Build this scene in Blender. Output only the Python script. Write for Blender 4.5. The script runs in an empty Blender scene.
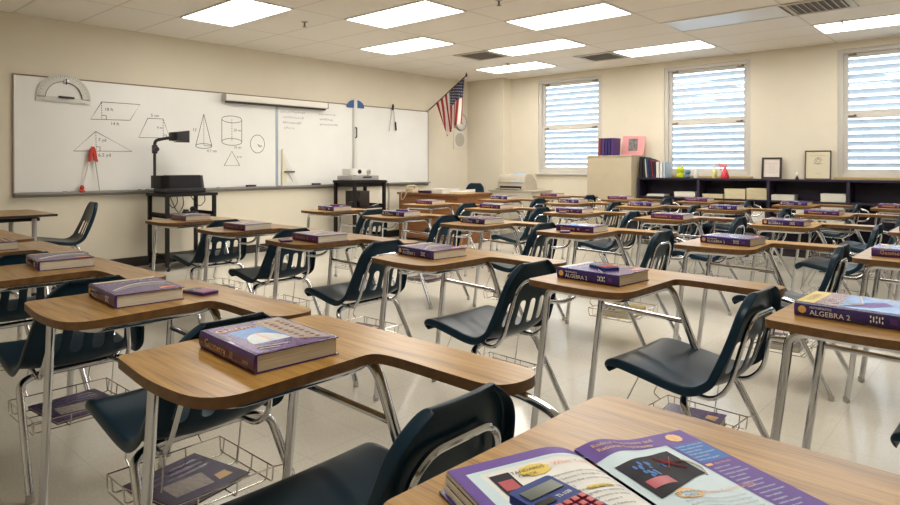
import bpy, bmesh, math, random
from mathutils import Vector, Matrix
random.seed(7)
PI = math.pi
SC = bpy.context.scene
COL = SC.collection
V = Vector

# ------------------------------------------------------------------ materials
MATS = {}
def _new(name):
    m = bpy.data.materials.new(name); m.use_nodes = True
    nt = m.node_tree; nt.nodes.clear()
    out = nt.nodes.new('ShaderNodeOutputMaterial')
    MATS[name] = m
    return m, nt, out
def mat(name, col, rough=.5, metal=0., noise=0., scale=30., spec=.5, bump=0., stretch=(1, 1, 1), coat=0., mid=None, world=False):
    m, nt, out = _new(name)
    p = nt.nodes.new('ShaderNodeBsdfPrincipled'); nt.links.new(p.outputs[0], out.inputs[0])
    p.inputs['Roughness'].default_value = rough; p.inputs['Metallic'].default_value = metal
    p.inputs['Specular IOR Level'].default_value = spec; p.inputs['Coat Weight'].default_value = coat
    c = (*col, 1)
    p.inputs['Base Color'].default_value = c
    if noise > 0 or bump > 0:
        tc = nt.nodes.new('ShaderNodeTexCoord'); mp = nt.nodes.new('ShaderNodeMapping')
        mp.inputs['Scale'].default_value = stretch
        nt.links.new(tc.outputs['Object'], mp.inputs[0])
        n = nt.nodes.new('ShaderNodeTexNoise'); n.inputs['Scale'].default_value = scale; n.inputs['Detail'].default_value = 4
        nt.links.new(mp.outputs[0], n.inputs['Vector'])
        if noise > 0:
            r = nt.nodes.new('ShaderNodeValToRGB')
            a = tuple(max(0, x * (1 - noise)) for x in col); b = tuple(min(1, x * (1 + noise)) for x in col)
            r.color_ramp.elements[0].position = .3; r.color_ramp.elements[0].color = (*a, 1)
            r.color_ramp.elements[1].position = .7; r.color_ramp.elements[1].color = (*b, 1)
            nt.links.new(n.outputs['Fac'], r.inputs[0]); nt.links.new(r.outputs[0], p.inputs['Base Color'])
        if bump > 0:
            bp = nt.nodes.new('ShaderNodeBump'); bp.inputs['Strength'].default_value = bump; bp.inputs['Distance'].default_value = .002
            nt.links.new(n.outputs['Fac'], bp.inputs['Height']); nt.links.new(bp.outputs[0], p.inputs['Normal'])
    return m
def emis(name, col, st):
    m, nt, out = _new(name)
    e = nt.nodes.new('ShaderNodeEmission'); e.inputs[0].default_value = (*col, 1); e.inputs[1].default_value = st
    nt.links.new(e.outputs[0], out.inputs[0])
def wood(name, c0, c1, c2, rough=.32, gs=1.0):
    m, nt, out = _new(name)
    p = nt.nodes.new('ShaderNodeBsdfPrincipled'); nt.links.new(p.outputs[0], out.inputs[0])
    p.inputs['Roughness'].default_value = rough; p.inputs['Specular IOR Level'].default_value = .38
    tc = nt.nodes.new('ShaderNodeTexCoord'); oi = nt.nodes.new('ShaderNodeObjectInfo')
    add = nt.nodes.new('ShaderNodeVectorMath'); add.operation = 'MULTIPLY_ADD'
    nt.links.new(oi.outputs['Random'], add.inputs[0]); add.inputs[1].default_value = (0, 5.0, 3.0)
    nt.links.new(tc.outputs['Object'], add.inputs[2])
    mp = nt.nodes.new('ShaderNodeMapping'); mp.inputs['Scale'].default_value = (1.3 * gs, 16 * gs, 16 * gs)
    nt.links.new(add.outputs[0], mp.inputs[0])
    n1 = nt.nodes.new('ShaderNodeTexNoise'); n1.inputs['Scale'].default_value = 2.2; n1.inputs['Detail'].default_value = 5; n1.inputs['Distortion'].default_value = .6
    nt.links.new(mp.outputs[0], n1.inputs['Vector'])
    mp2 = nt.nodes.new('ShaderNodeMapping'); mp2.inputs['Scale'].default_value = (5 * gs, 150 * gs, 150 * gs)
    nt.links.new(add.outputs[0], mp2.inputs[0])
    n2 = nt.nodes.new('ShaderNodeTexNoise'); n2.inputs['Scale'].default_value = 1.5; n2.inputs['Detail'].default_value = 2
    nt.links.new(mp2.outputs[0], n2.inputs['Vector'])
    mx = nt.nodes.new('ShaderNodeMix'); mx.data_type = 'FLOAT'; mx.inputs[0].default_value = .38
    nt.links.new(n1.outputs['Fac'], mx.inputs[2]); nt.links.new(n2.outputs['Fac'], mx.inputs[3])
    r = nt.nodes.new('ShaderNodeValToRGB')
    r.color_ramp.elements[0].position = .32; r.color_ramp.elements[0].color = (*c0, 1)
    r.color_ramp.elements[1].position = .66; r.color_ramp.elements[1].color = (*c2, 1)
    e = r.color_ramp.elements.new(.47); e.color = (*c1, 1)
    nt.links.new(mx.outputs[0], r.inputs[0]); nt.links.new(r.outputs[0], p.inputs['Base Color'])
    return m

wood('oak_laminate', (.15, .070, .014), (.34, .18, .044), (.48, .275, .080), .30)
mat('oak_edge', (.15, .07, .022), .45, noise=.25, scale=40)
wood('walnut_desk', (.13, .05, .018), (.20, .080, .028), (.26, .11, .042), .38, .7)
wood('sill_wood', (.42, .30, .12), (.5, .37, .17), (.55, .42, .2), .4)
mat('chrome', (.60, .61, .64), .15, 1.0)
mat('steel_wire', (.62, .60, .57), .25, 1.0)
mat('navy_plastic', (.0065, .024, .042), .30, noise=.15, scale=8, bump=.05, spec=.2)
mat('black_rubber', (.012, .012, .012), .6)
mat('black_metal', (.010, .008, .009), .5, noise=.2, scale=12, spec=.25)
mat('black_plastic', (.014, .014, .016), .38)
mat('dark_slate_plastic', (.014, .013, .016), .5, noise=.15, scale=20, spec=.25)
mat('wall_paint', (.735, .68, .56), .85, noise=.02, scale=3, bump=.12)
mat('baseboard_vinyl', (.022, .017, .015), .4)
mat('whiteboard_enamel', (.83, .83, .81), .22, noise=.03, scale=1.5)
mat('board_frame', (.20, .14, .10), .4, .3)
mat('aluminium', (.48, .47, .46), .35, .7)
mat('tray_grey', (.33, .32, .31), .4, .5)
mat('seam_blue', (.36, .45, .56), .4)
mat('marker_ink', (.04, .035, .035), .6)
mat('faint_ink', (.52, .50, .58), .6)
mat('white_plastic', (.72, .71, .68), .4)
mat('clear_plastic', (.66, .65, .61), .25)
mat('screen_case', (.80, .77, .70), .45)
mat('red_plastic', (.55, .035, .02), .4)
mat('cream_plastic', (.70, .66, .50), .45)
mat('blue_plastic', (.03, .10, .30), .4)
mat('printer_beige', (.52, .46, .37), .55, noise=.05, scale=10)
mat('cabinet_tan', (.48, .41, .29), .5, noise=.04, scale=5)
mat('cabinet_grey', (.50, .46, .37), .5)
mat('bookcase_laminate', (.024, .019, .038), .48, noise=.15, scale=6, spec=.3)
mat('paper', (.75, .72, .64), .8, noise=.06, scale=300, stretch=(.05, .05, 1))
mat('paper_cream', (.66, .58, .38), .8, noise=.12, scale=300, stretch=(.05, .05, 1))
mat('page_edges', (.66, .60, .49), .8, noise=.18, scale=500, stretch=(.02, .02, 1))
mat('page_white', (.78, .77, .73), .55)
mat('page_tint', (.58, .72, .78), .5)
mat('print_purple', (.13, .06, .32), .5, spec=.25)
mat('print_blue', (.03, .15, .48), .5, spec=.25)
mat('print_yellow', (.75, .55, .05), .45)
mat('print_gold', (.72, .42, .12), .4)
mat('print_white', (.80, .78, .74), .45)
mat('print_orange', (.75, .25, .12), .45)
mat('print_grey', (.28, .27, .27), .5)
mat('print_dark', (.015, .014, .022), .6, noise=.6, scale=25, spec=.15)
mat('print_red', (.42, .03, .05), .4)
mat('cover_purple', (.060, .018, .13), .26, coat=.25, noise=.1, scale=20)
mat('cover_violet', (.085, .030, .175), .26, coat=.0, spec=.40, noise=.35, scale=14, stretch=(1, 2.5, 1))
mat('cover_indigo', (.036, .020, .13), .26, coat=.25)
mat('cover_mauve', (.20, .10, .19), .24, coat=.3, noise=.3, scale=22)
mat('cover_yellow', (.72, .55, .08), .28, coat=.3)
mat('cover_cream', (.62, .52, .33), .28, coat=.3)
mat('cover_road', (.06, .045, .075), .26, coat=.3, noise=.4, scale=60)
mat('cover_sky', (.03, .20, .56), .26, spec=.45, coat=.0, noise=.3, scale=12)
mat('cover_steel', (.36, .30, .27), .4, coat=.05, noise=.35, scale=40, stretch=(1, 4, 1))
mat('cover_dome', (.62, .68, .72), .28, coat=.3, noise=.12, scale=30, stretch=(1, 6, 1))
mat('cover_brown', (.24, .11, .06), .4)
mat('cover_magenta', (.10, .020, .12), .3, coat=.2)
mat('cover_maroon', (.20, .03, .05), .35, coat=.2)
mat('magazine_dark', (.04, .018, .08), .4, spec=.25, noise=.6, scale=12)
mat('calc_blue', (.018, .045, .22), .5, spec=.2)
mat('calc_purple', (.055, .018, .13), .38)
mat('calc_keys', (.52, .06, .06), .45)
mat('key_pink', (.55, .30, .40), .45)
mat('calc_screen', (.12, .14, .12), .35, spec=.25)
mat('flag_red', (.36, .02, .03), .75)
mat('flag_white', (.74, .70, .64), .75)
mat('flag_blue', (.02, .025, .09), .75)
mat('pole_wood', (.06, .035, .02), .4)
mat('pink_card', (.72, .33, .34), .7)
mat('photo_grey', (.16, .15, .15), .5, noise=.7, scale=28)
mat('frame_black', (.025, .018, .014), .35)
mat('frame_bronze', (.06, .045, .03), .35)
mat('mat_board', (.66, .60, .44), .8)
mat('certificate_paper', (.74, .66, .60), .8)
mat('binder_black', (.012, .010, .012), .5)
mat('book_blue', (.02, .06, .16), .5)
mat('book_navy', (.02, .022, .06), .5)
mat('book_red', (.30, .03, .04), .5)
mat('pale_blue', (.42, .52, .62), .5)
mat('book_white', (.68, .67, .64), .5)
mat('book_purple', (.07, .03, .16), .45)
mat('plush_lime', (.55, .62, .03), .7)
mat('plush_blue', (.12, .24, .34), .7)
mat('spray_red', (.62, .03, .05), .25)
mat('spray_pink', (.72, .25, .27), .4)
mat('lemon_liquid', (.62, .62, .22), .2)
mat('phone_beige', (.52, .42, .26), .5)
mat('silver_plastic', (.42, .41, .41), .35, .4)
mat('lens_glass', (.03, .03, .035), .1)
mat('window_frame_paint', (.60, .58, .54), .5)
mat('latch_metal', (.20, .16, .11), .4, .7)
mat('vent_white', (.52, .48, .42), .5)
mat('vent_dark', (.13, .11, .09), .7)
mat('troffer_white', (.78, .77, .74), .4)
mat('diffuser_off', (.62, .66, .74), .35)
mat('clock_white', (.72, .70, .64), .5)
mat('speaker_grille', (.50, .47, .41), .6, noise=.2, scale=200)
mat('snow_ground', (.55, .56, .55), .9, noise=.1, scale=2)
mat('bare_bark', (.32, .30, .30), .9)
mat('cable_black', (.02, .02, .02), .5)
emis('lamp_diffuser', (1.0, .955, .88), 11.5)

# white blind slats: a little daylight comes through
m, nt, out = _new('blind_slat')
d = nt.nodes.new('ShaderNodeBsdfDiffuse'); d.inputs[0].default_value = (.72, .74, .76, 1)
t = nt.nodes.new('ShaderNodeBsdfTranslucent'); t.inputs[0].default_value = (.62, .66, .72, 1)
mx = nt.nodes.new('ShaderNodeMixShader'); mx.inputs[0].default_value = .22
nt.links.new(d.outputs[0], mx.inputs[1]); nt.links.new(t.outputs[0], mx.inputs[2]); nt.links.new(mx.outputs[0], out.inputs[0])
# window glass
m, nt, out = _new('window_glass')
tr = nt.nodes.new('ShaderNodeBsdfTransparent'); tr.inputs[0].default_value = (.93, .96, .98, 1)
gl = nt.nodes.new('ShaderNodeBsdfGlossy'); gl.inputs['Roughness'].default_value = .02
fr = nt.nodes.new('ShaderNodeFresnel'); fr.inputs[0].default_value = 1.3
mx = nt.nodes.new('ShaderNodeMixShader')
nt.links.new(fr.outputs[0], mx.inputs[0]); nt.links.new(tr.outputs[0], mx.inputs[1]); nt.links.new(gl.outputs[0], mx.inputs[2]); nt.links.new(mx.outputs[0], out.inputs[0])
# floor: polished vinyl composition tile
m, nt, out = _new('vinyl_tile')
p = nt.nodes.new('ShaderNodeBsdfPrincipled'); nt.links.new(p.outputs[0], out.inputs[0])
p.inputs['Roughness'].default_value = .17; p.inputs['Specular IOR Level'].default_value = .6
tc = nt.nodes.new('ShaderNodeTexCoord')
br = nt.nodes.new('ShaderNodeTexBrick'); br.offset = 0; br.squash = 1
br.inputs['Scale'].default_value = 1; br.inputs['Brick Width'].default_value = .305; br.inputs['Row Height'].default_value = .305
br.inputs['Mortar Size'].default_value = .0025; br.inputs['Mortar Smooth'].default_value = .3; br.inputs['Bias'].default_value = 0
br.inputs['Color1'].default_value = (.69, .655, .565, 1); br.inputs['Color2'].default_value = (.715, .68, .585, 1); br.inputs['Mortar'].default_value = (.61, .58, .495, 1)
nt.links.new(tc.outputs['Object'], br.inputs['Vector'])
n = nt.nodes.new('ShaderNodeTexNoise'); n.inputs['Scale'].default_value = 90; n.inputs['Detail'].default_value = 5
nt.links.new(tc.outputs['Object'], n.inputs['Vector'])
rr = nt.nodes.new('ShaderNodeValToRGB'); rr.color_ramp.elements[0].position = .36; rr.color_ramp.elements[0].color = (.89, .88, .87, 1)
rr.color_ramp.elements[1].position = .6; rr.color_ramp.elements[1].color = (1, 1, 1, 1)
nt.links.new(n.outputs['Fac'], rr.inputs[0])
mm = nt.nodes.new('ShaderNodeMix'); mm.data_type = 'RGBA'; mm.blend_type = 'MULTIPLY'; mm.inputs[0].default_value = .8
nt.links.new(br.outputs['Color'], mm.inputs[6]); nt.links.new(rr.outputs[0], mm.inputs[7]); nt.links.new(mm.outputs[2], p.inputs['Base Color'])
n3 = nt.nodes.new('ShaderNodeTexNoise'); n3.inputs['Scale'].default_value = 2.5
nt.links.new(tc.outputs['Object'], n3.inputs['Vector'])
mr = nt.nodes.new('ShaderNodeMapRange'); mr.inputs[3].default_value = .10; mr.inputs[4].default_value = .20
nt.links.new(n3.outputs['Fac'], mr.inputs[0]); nt.links.new(mr.outputs[0], p.inputs['Roughness'])
# ceiling: lay-in tiles 1.22 x 0.61 with a white grid
m, nt, out = _new('ceiling_tile')
p = nt.nodes.new('ShaderNodeBsdfPrincipled'); nt.links.new(p.outputs[0], out.inputs[0]); p.inputs['Roughness'].default_value = .9
tc = nt.nodes.new('ShaderNodeTexCoord'); mp = nt.nodes.new('ShaderNodeMapping'); mp.inputs['Location'].default_value = (6.595 + 12.2, -3.079 + 12.2, 0)
nt.links.new(tc.outputs['Object'], mp.inputs[0])
br = nt.nodes.new('ShaderNodeTexBrick'); br.offset = 0; br.squash = 1
br.inputs['Scale'].default_value = 1; br.inputs['Brick Width'].default_value = 1.22; br.inputs['Row Height'].default_value = .61
br.inputs['Mortar Size'].default_value = .011; br.inputs['Mortar Smooth'].default_value = .1
br.inputs['Color1'].default_value = (.80, .765, .705, 1); br.inputs['Color2'].default_value = (.825, .79, .73, 1); br.inputs['Mortar'].default_value = (.64, .61, .56, 1)
nt.links.new(mp.outputs[0], br.inputs['Vector'])
n = nt.nodes.new('ShaderNodeTexNoise'); n.inputs['Scale'].default_value = 120; nt.links.new(tc.outputs['Object'], n.inputs['Vector'])
bp = nt.nodes.new('ShaderNodeBump'); bp.inputs['Strength'].default_value = .2; bp.inputs['Distance'].default_value = .003
nt.links.new(n.outputs['Fac'], bp.inputs['Height']); nt.links.new(bp.outputs[0], p.inputs['Normal'])
nt.links.new(br.outputs['Color'], p.inputs['Base Color'])

# ------------------------------------------------------------------ mesh builder
def fillet(pts, r, n=5):
    pts = [V(p) for p in pts]
    out = [pts[0]]
    for i in range(1, len(pts) - 1):
        a, b, c = pts[i - 1], pts[i], pts[i + 1]
        u, w = (a - b), (c - b)
        rr = r[i] if isinstance(r, (list, tuple)) else r
        d = min(rr, u.length * .49, w.length * .49)
        if d < 1e-5: out.append(b); continue
        p0, p1 = b + u.normalized() * d, b + w.normalized() * d
        for k in range(n + 1):
            s = k / n
            out.append((1 - s) ** 2 * p0 + 2 * s * (1 - s) * b + s * s * p1)
    out.append(pts[-1])
    return out
def fillet2d(pts, rad, n=5):
    # closed outline with a corner radius per point
    out = []; N = len(pts)
    for i in range(N):
        a, b, c = V(pts[i - 1]), V(pts[i]), V(pts[(i + 1) % N])
        u, w = a - b, c - b
        d = min(rad[i], u.length * .495, w.length * .495)
        if d < 1e-5: out.append(b); continue
        p0, p1 = b + u.normalized() * d, b + w.normalized() * d
        for k in range(n + 1):
            s = k / n
            out.append((1 - s) ** 2 * p0 + 2 * s * (1 - s) * b + s * s * p1)
    return [(p.x, p.y) for p in out]

class MB:
    def __init__(s): s.bm = bmesh.new(); s.mats = []; s.sharp = 35
    def mi(s, m):
        if m not in s.mats: s.mats.append(m)
        return s.mats.index(m)
    def face(s, vs, m):
        try: f = s.bm.faces.new(vs)
        except ValueError: return None
        f.material_index = s.mi(m); return f
    def box(s, c, d, m, bev=0., rot=None, taper=None):
        b = bmesh.new(); bmesh.ops.create_cube(b, size=1)
        for v in b.verts:
            v.co = V((v.co.x * d[0], v.co.y * d[1], v.co.z * d[2]))
            if taper and v.co.z > 0: v.co.x *= taper[0]; v.co.y *= taper[1]
        if bev > 0: bmesh.ops.bevel(b, geom=list(b.edges), offset=min(bev, .49 * min(d)), segments=2, affect='EDGES', profile=.7)
        M = Matrix.Translation(V(c)) @ (rot.to_4x4() if rot else Matrix())
        s.merge(b, m, M); return s
    def merge(s, b, m, M):
        idx = {v: s.bm.verts.new(M @ v.co) for v in b.verts}
        i = s.mi(m)
        for f in b.faces:
            try: g = s.bm.faces.new([idx[v] for v in f.verts]); g.material_index = i
            except ValueError: pass
        b.free()
    def tube(s, pts, r, m, seg=10, closed=False, cap=True):
        pts = [V(p) for p in pts]; P2 = [pts[0]]
        for p in pts[1:]:
            if (p - P2[-1]).length > 1e-5: P2.append(p)
        pts = P2; N = len(pts)
        def tan(i):
            if closed: return (pts[(i + 1) % N] - pts[i - 1]).normalized()
            a = pts[max(0, i - 1)]; b = pts[min(N - 1, i + 1)]
            return (b - a).normalized()
        t = tan(0); up = V((0, 0, 1)) if abs(t.z) < .9 else V((1, 0, 0))
        nrm = (up - t * up.dot(t)).normalized(); rings = []
        for i in range(N):
            t = tan(i); nrm = (nrm - t * nrm.dot(t)).normalized(); bn = t.cross(nrm)
            rr = r[i] if isinstance(r, (list, tuple)) else r
            rings.append([s.bm.verts.new(pts[i] + (nrm * math.cos(a) + bn * math.sin(a)) * rr) for a in [2 * PI * k / seg for k in range(seg)]])
        for i in range(N if closed else N - 1):
            A, B = rings[i], rings[(i + 1) % N]
            for k in range(seg): s.face([A[k], A[(k + 1) % seg], B[(k + 1) % seg], B[k]], m)
        if cap and not closed: s.face(rings[0][::-1], m); s.face(rings[-1], m)
        return s
    def prism(s, out, z0, z1, m, side=None, bev=0.):
        # closed outline in xy, extruded in z
        b0 = [s.bm.verts.new((x, y, z0)) for x, y in out]; b1 = [s.bm.verts.new((x, y, z1)) for x, y in out]
        N = len(out); side = side or m
        s.face(b0[::-1], m); s.face(b1, m)
        for i in range(N): s.face([b0[i], b0[(i + 1) % N], b1[(i + 1) % N], b1[i]], side)
        return s
    def poly(s, pts, m):
        s.face([s.bm.verts.new(V(p)) for p in pts], m); return s
    def lathe(s, prof, c, m, seg=20, axis='Z', cap=True):
        def P(r, z, a):
            if axis == 'Z': return V(c) + V((r * math.cos(a), r * math.sin(a), z))
            if axis == 'X': return V(c) + V((z, r * math.cos(a), r * math.sin(a)))
            return V(c) + V((r * math.sin(a), z, r * math.cos(a)))
        R = [[s.bm.verts.new(P(max(r, 1e-5), z, 2 * PI * k / seg)) for k in range(seg)] for r, z in prof]
        for i in range(len(R) - 1):
            for k in range(seg): s.face([R[i][k], R[i][(k + 1) % seg], R[i + 1][(k + 1) % seg], R[i + 1][k]], m)
        if cap and prof[0][0] > 1e-4: s.face(R[0][::-1], m)
        if cap and prof[-1][0] > 1e-4: s.face(R[-1], m)
        return s
    def strokes(s, lines, r, m):
        for L in lines: s.tube(L, r, m, seg=4)
        return s
    def text(s, body, size, M, m, align='LEFT', ext=0.):
        for vs, fs in [text_geo(body, size, align)]:
            idx = [s.bm.verts.new(M @ V(v)) for v in vs]
            for f in fs: s.face([idx[k] for k in f], m)
        return s
    def mesh(s, name, smooth=True):
        bmesh.ops.recalc_face_normals(s.bm, faces=list(s.bm.faces))
        me = bpy.data.meshes.new(name); s.bm.to_mesh(me); s.bm.free()
        for n in s.mats: me.materials.append(MATS[n])
        if smooth:
            me.polygons.foreach_set('use_smooth', [True] * len(me.polygons))
            me.set_sharp_from_angle(angle=math.radians(s.sharp))
        return me
_T = {}
def text_geo(body, size, align):
    k = (body, size, align)
    if k not in _T:
        cu = bpy.data.curves.new('lettering', 'FONT'); cu.body = body; cu.size = size; cu.align_x = align; cu.resolution_u = 2
        o = bpy.data.objects.new('lettering', cu); COL.objects.link(o)
        dg = bpy.context.evaluated_depsgraph_get(); dg.update()
        me = bpy.data.meshes.new_from_object(o.evaluated_get(dg))
        _T[k] = ([tuple(v.co) for v in me.vertices], [tuple(p.vertices) for p in me.polygons])
        bpy.data.objects.remove(o); bpy.data.curves.remove(cu); bpy.data.meshes.remove(me)
    return _T[k]
def frame_m(o, x, y):
    x = V(x).normalized(); y = V(y).normalized(); z = x.cross(y)
    return Matrix(((x.x, y.x, z.x, o[0]), (x.y, y.y, z.y, o[1]), (x.z, y.z, z.z, o[2]), (0, 0, 0, 1)))

# ------------------------------------------------------------------ objects
def tag(o, label=None, cat=None, group=None, kind=None):
    if label: o['label'] = label
    if cat: o['category'] = cat
    if group: o['group'] = group
    if kind: o['kind'] = kind
    return o
def link(name, data, parent=None, loc=(0, 0, 0), rotz=0.):
    o = bpy.data.objects.new(name, data); COL.objects.link(o)
    o.location = loc; o.rotation_euler = (0, 0, rotz)
    if parent: o.parent = parent
    return o
def obj(name, mb, parent=None, loc=(0, 0, 0), rotz=0., smooth=True):
    return link(name, mb.mesh(name, smooth) if isinstance(mb, MB) else mb, parent, loc, rotz)
def thing(name, label, cat, loc=(0, 0, 0), rotz=0., group=None):
    return tag(link(name, None, None, loc, rotz), label, cat, group)
def solo(name, mb, label, cat, loc=(0, 0, 0), rotz=0., group=None, smooth=True):
    return tag(obj(name, mb, None, loc, rotz, smooth), label, cat, group)
def struct(name, mb, loc=(0, 0, 0)):
    return tag(obj(name, mb, None, loc), kind='structure')
class Proto:
    def __init__(s, name): s.name = name; s.parts = []
    def add(s, name, mb, parent=None, label=None):
        s.parts.append((name, mb.mesh(name) if isinstance(mb, MB) else mb, parent, label)); return len(s.parts) - 1
    def place(s, label, cat, loc, rotz=0., group=None, skip=()):
        root = thing(s.name, label, cat, loc, rotz, group); made = []
        for n, me, p, lab in s.parts:
            if n in skip: made.append(None); continue
            o = link(n, me, root if p is None else made[p])
            if lab: o['label'] = lab
            made.append(o)
        return root
def B(*a, **k): return MB().box(*a, **k)

# ------------------------------------------------------------------ room
XL, XR, YF, YN, H = -7.7, 2.0, 9.35, -1.6, 2.75
W1 = .18
struct('floor', B(((XL + XR) / 2, (YF + YN) / 2, -.05), (XR - XL + .4, YF - YN + .4, .1), 'vinyl_tile'))
struct('ceiling', B(((XL + XR) / 2, (YF + YN) / 2, H + .05), (XR - XL + .4, YF - YN + .4, .1), 'ceiling_tile'))
struct('wall_left', B((XL - W1 / 2, (YF + YN) / 2, H / 2), (W1, YF - YN + 2 * W1, H), 'wall_paint'))
struct('wall_right', B((XR + W1 / 2, (YF + YN) / 2, H / 2), (W1, YF - YN + 2 * W1, H), 'wall_paint'))
struct('wall_near', B(((XL + XR) / 2, YN - W1 / 2, H / 2), (XR - XL, W1, H), 'wall_paint'))
WINS = [(-6.28, -5.04, 1.05, 2.66), (-4.0, -2.76, 1.03, 2.66), (-1.71, -.47, 1.03, 2.66), (.58, 1.82, 1.03, 2.66)]
w = MB(); xs = XL
for a, b, z0, z1 in WINS:
    w.box(((xs + a) / 2, YF + W1 / 2, H / 2), (a - xs, W1, H), 'wall_paint')
    w.box(((a + b) / 2, YF + W1 / 2, z0 / 2), (b - a, W1, z0), 'wall_paint')
    w.box(((a + b) / 2, YF + W1 / 2, (z1 + H) / 2), (b - a, W1, H - z1), 'wall_paint')
    xs = b
w.box(((xs + XR) / 2, YF + W1 / 2, H / 2), (XR - xs, W1, H), 'wall_paint')
struct('wall_back', w)
struct('wall_pilaster', B(((XL - 6.86) / 2, (9.1 + YF) / 2, H / 2), (XL * -1 - 6.86, YF - 9.1, H), 'wall_paint'))
for nm, c, d in [('baseboard_left', (XL + .008, (YN + 9.1) / 2, .055), (.016, 9.1 - YN, .11)), ('baseboard_pilaster', ((XL - 6.86) / 2, 9.092, .055), (.84, .016, .11)),
                 ('baseboard_back', ((-6.86 + XR) / 2, YF - .008, .055), (XR + 6.86, .016, .11)), ('baseboard_right', (XR - .008, (YN + YF) / 2, .055), (.016, YF - YN, .11)),
                 ('baseboard_near', ((XL + XR) / 2, YN + .008, .055), (XR - XL, .016, .11))]:
    struct(nm, B(c, d, 'baseboard_vinyl'))

# windows: two sashes, latches, louvred blind in each sash
def window(n, x0, x1, z0, z1):
    f = MB(); yc = YF + .085
    T = .055
    for c, d in [((x0 + T / 2, z0 + (z1 - z0) / 2), (T, z1 - z0)), ((x1 - T / 2, z0 + (z1 - z0) / 2), (T, z1 - z0)), (((x0 + x1) / 2, z1 - T / 2), (x1 - x0 - 2 * T, T)), (((x0 + x1) / 2, z0 + T / 2), (x1 - x0 - 2 * T, T))]:
        f.box((c[0], yc, c[1]), (d[0], .12, d[1]), 'window_frame_paint', .003)
    root = struct('window_%d' % n, f)
    zm = z0 + .49 * (z1 - z0)
    for k, (a, b, y) in enumerate([(z0 + T, zm, YF + .07), (zm, z1 - T, YF + .09)]):
        s = MB(); r = .05; xa, xb = x0 + T, x1 - T
        for c, d in [((xa + r / 2, (a + b) / 2), (r, b - a)), ((xb - r / 2, (a + b) / 2), (r, b - a)), (((xa + xb) / 2, a + r / 2), (xb - xa - 2 * r, r)), (((xa + xb) / 2, b - r / 2), (xb - xa - 2 * r, r))]:
            s.box((c[0], y, c[1]), (d[0], .04, d[1]), 'window_frame_paint', .003)
        so = obj('sash', s, root)
        obj('pane', B(((xa + xb) / 2, y + .012, (a + b) / 2), (xb - xa - 2 * r, .004, b - a - 2 * r), 'window_glass'), so)
        for sx in (xa + .10, xb - .10):
            l = MB().box((sx, y - .028, b - .02), (.09, .02, .016), 'latch_metal', .004).box((sx + .03, y - .038, b - .014), (.02, .02, .022), 'latch_metal', .004)
            obj('latch', l, so)
        # blind: tilted slats behind this sash's glass
        bl = MB(); N = 7; lo, hi = a + r, b - r
        for i in range(N):
            z = lo + (i + .5) * (hi - lo) / N
            bl.box(((xa + xb) / 2, y + .05, z), (xb - xa - .006, .078, .0035), 'blind_slat', rot=Matrix.Rotation(math.radians(-48), 3, 'X'))
        for sx in (xa + .2, xb - .2): bl.box((sx, y + .05, (lo + hi) / 2), (.004, .004, hi - lo), 'blind_slat')
        if n < 4:
            solo('louvre_blind', bl, 'white slatted blind in the %s sash, window %s' % (('lower', 'upper')[k], ['above the printer and tan cabinet', 'above the lime toy and red spray bottle', 'beyond the picture frames'][n - 1]), 'blind', group='slatted window blinds')
    st = MB().box(((x0 + x1) / 2, YF - .012, z0 - .014), (x1 - x0 + .06, .085, .028), 'window_frame_paint' if n == 1 else 'sill_wood', .004)
    obj('stool', st, root)
for i, a in enumerate(WINS): window(i + 1, *a)
# outdoors
struct('ground', B((-2, 40, -.9), (120, 55, .1), 'snow_ground'))
for x, y, h in [(-3.0, 34, 5.0), (-.2, 37, 5.4), (2.6, 33, 4.6), (5.5, 36, 5.2)]:
    t = MB()
    def br(p, d, L, r, k):
        q = p + d * L; t.tube([p, (p + q) / 2 + V((random.uniform(-.05, .05), 0, 0)), q], [r, r * .8, r * .6], 'bare_bark', 5)
        if k:
            for _ in range(4):
                e = (d + V((random.uniform(-.8, .8), random.uniform(-.8, .8), random.uniform(-.1, .5)))).normalized()
                br(p + d * L * random.uniform(.5, 1), e, L * .62, r * .55, k - 1)
    br(V((0, 0, 0)), V((0, 0, 1)), h * .42, .12, 3)
    solo('bare_tree', t, 'bare winter tree far outside, seen through the window beyond the frames', 'tree', (x, y, -.86), group='bare trees outside')

# ------------------------------------------------------------------ ceiling fixtures
def light_mesh(lit):
    fr = MB(); L, Wd = 1.21, .605; t = .02
    for c, d in [((0, Wd / 2 - t / 2), (L, t)), ((0, -Wd / 2 + t / 2), (L, t)), ((L / 2 - t / 2, 0), (t, Wd - 2 * t)), ((-L / 2 + t / 2, 0), (t, Wd - 2 * t))]:
        fr.box((*c, -.006), (*d, .012), 'troffer_white', .002)
    return fr, B((0, 0, -.003), (L - 2 * t, Wd - 2 * t, .004), 'lamp_diffuser' if lit else 'diffuser_off')
PL = Proto('ceiling_light'); a, b = light_mesh(True); PL.add('rim', a); PL.add('diffuser', b)
PU = Proto('ceiling_light'); a, b = light_mesh(False); PU.add('rim', a); PU.add('diffuser', b)
LX = lambda i: -5.985 + 1.22 * i
LY = lambda j: 3.384 + .61 * j
lights = [(0, 0, 'lit troffer light above the overhead projector cart, nearest the whiteboard corner'), (1, 2, 'lit troffer light in the middle of the ceiling over the fourth desk row'),
          (0, 4, 'lit troffer light beside the whiteboard wall above the video projector cart'), (2, 4, 'large lit troffer light above the desks before the unlit panel'),
          (1, 6, 'lit troffer light over the desks between two other lights, beside a vent'), (0, 8, 'lit troffer light in the far corner above the flag and clock'),
          (2, 8, 'lit troffer light close to the window wall between two windows'), (4, 8, 'lit troffer light cut by the frame edge above the end window')]
for i, j, l in lights: PL.place(l, 'ceiling light', (LX(i), LY(j), H), 0, 'lit ceiling lights')
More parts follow.
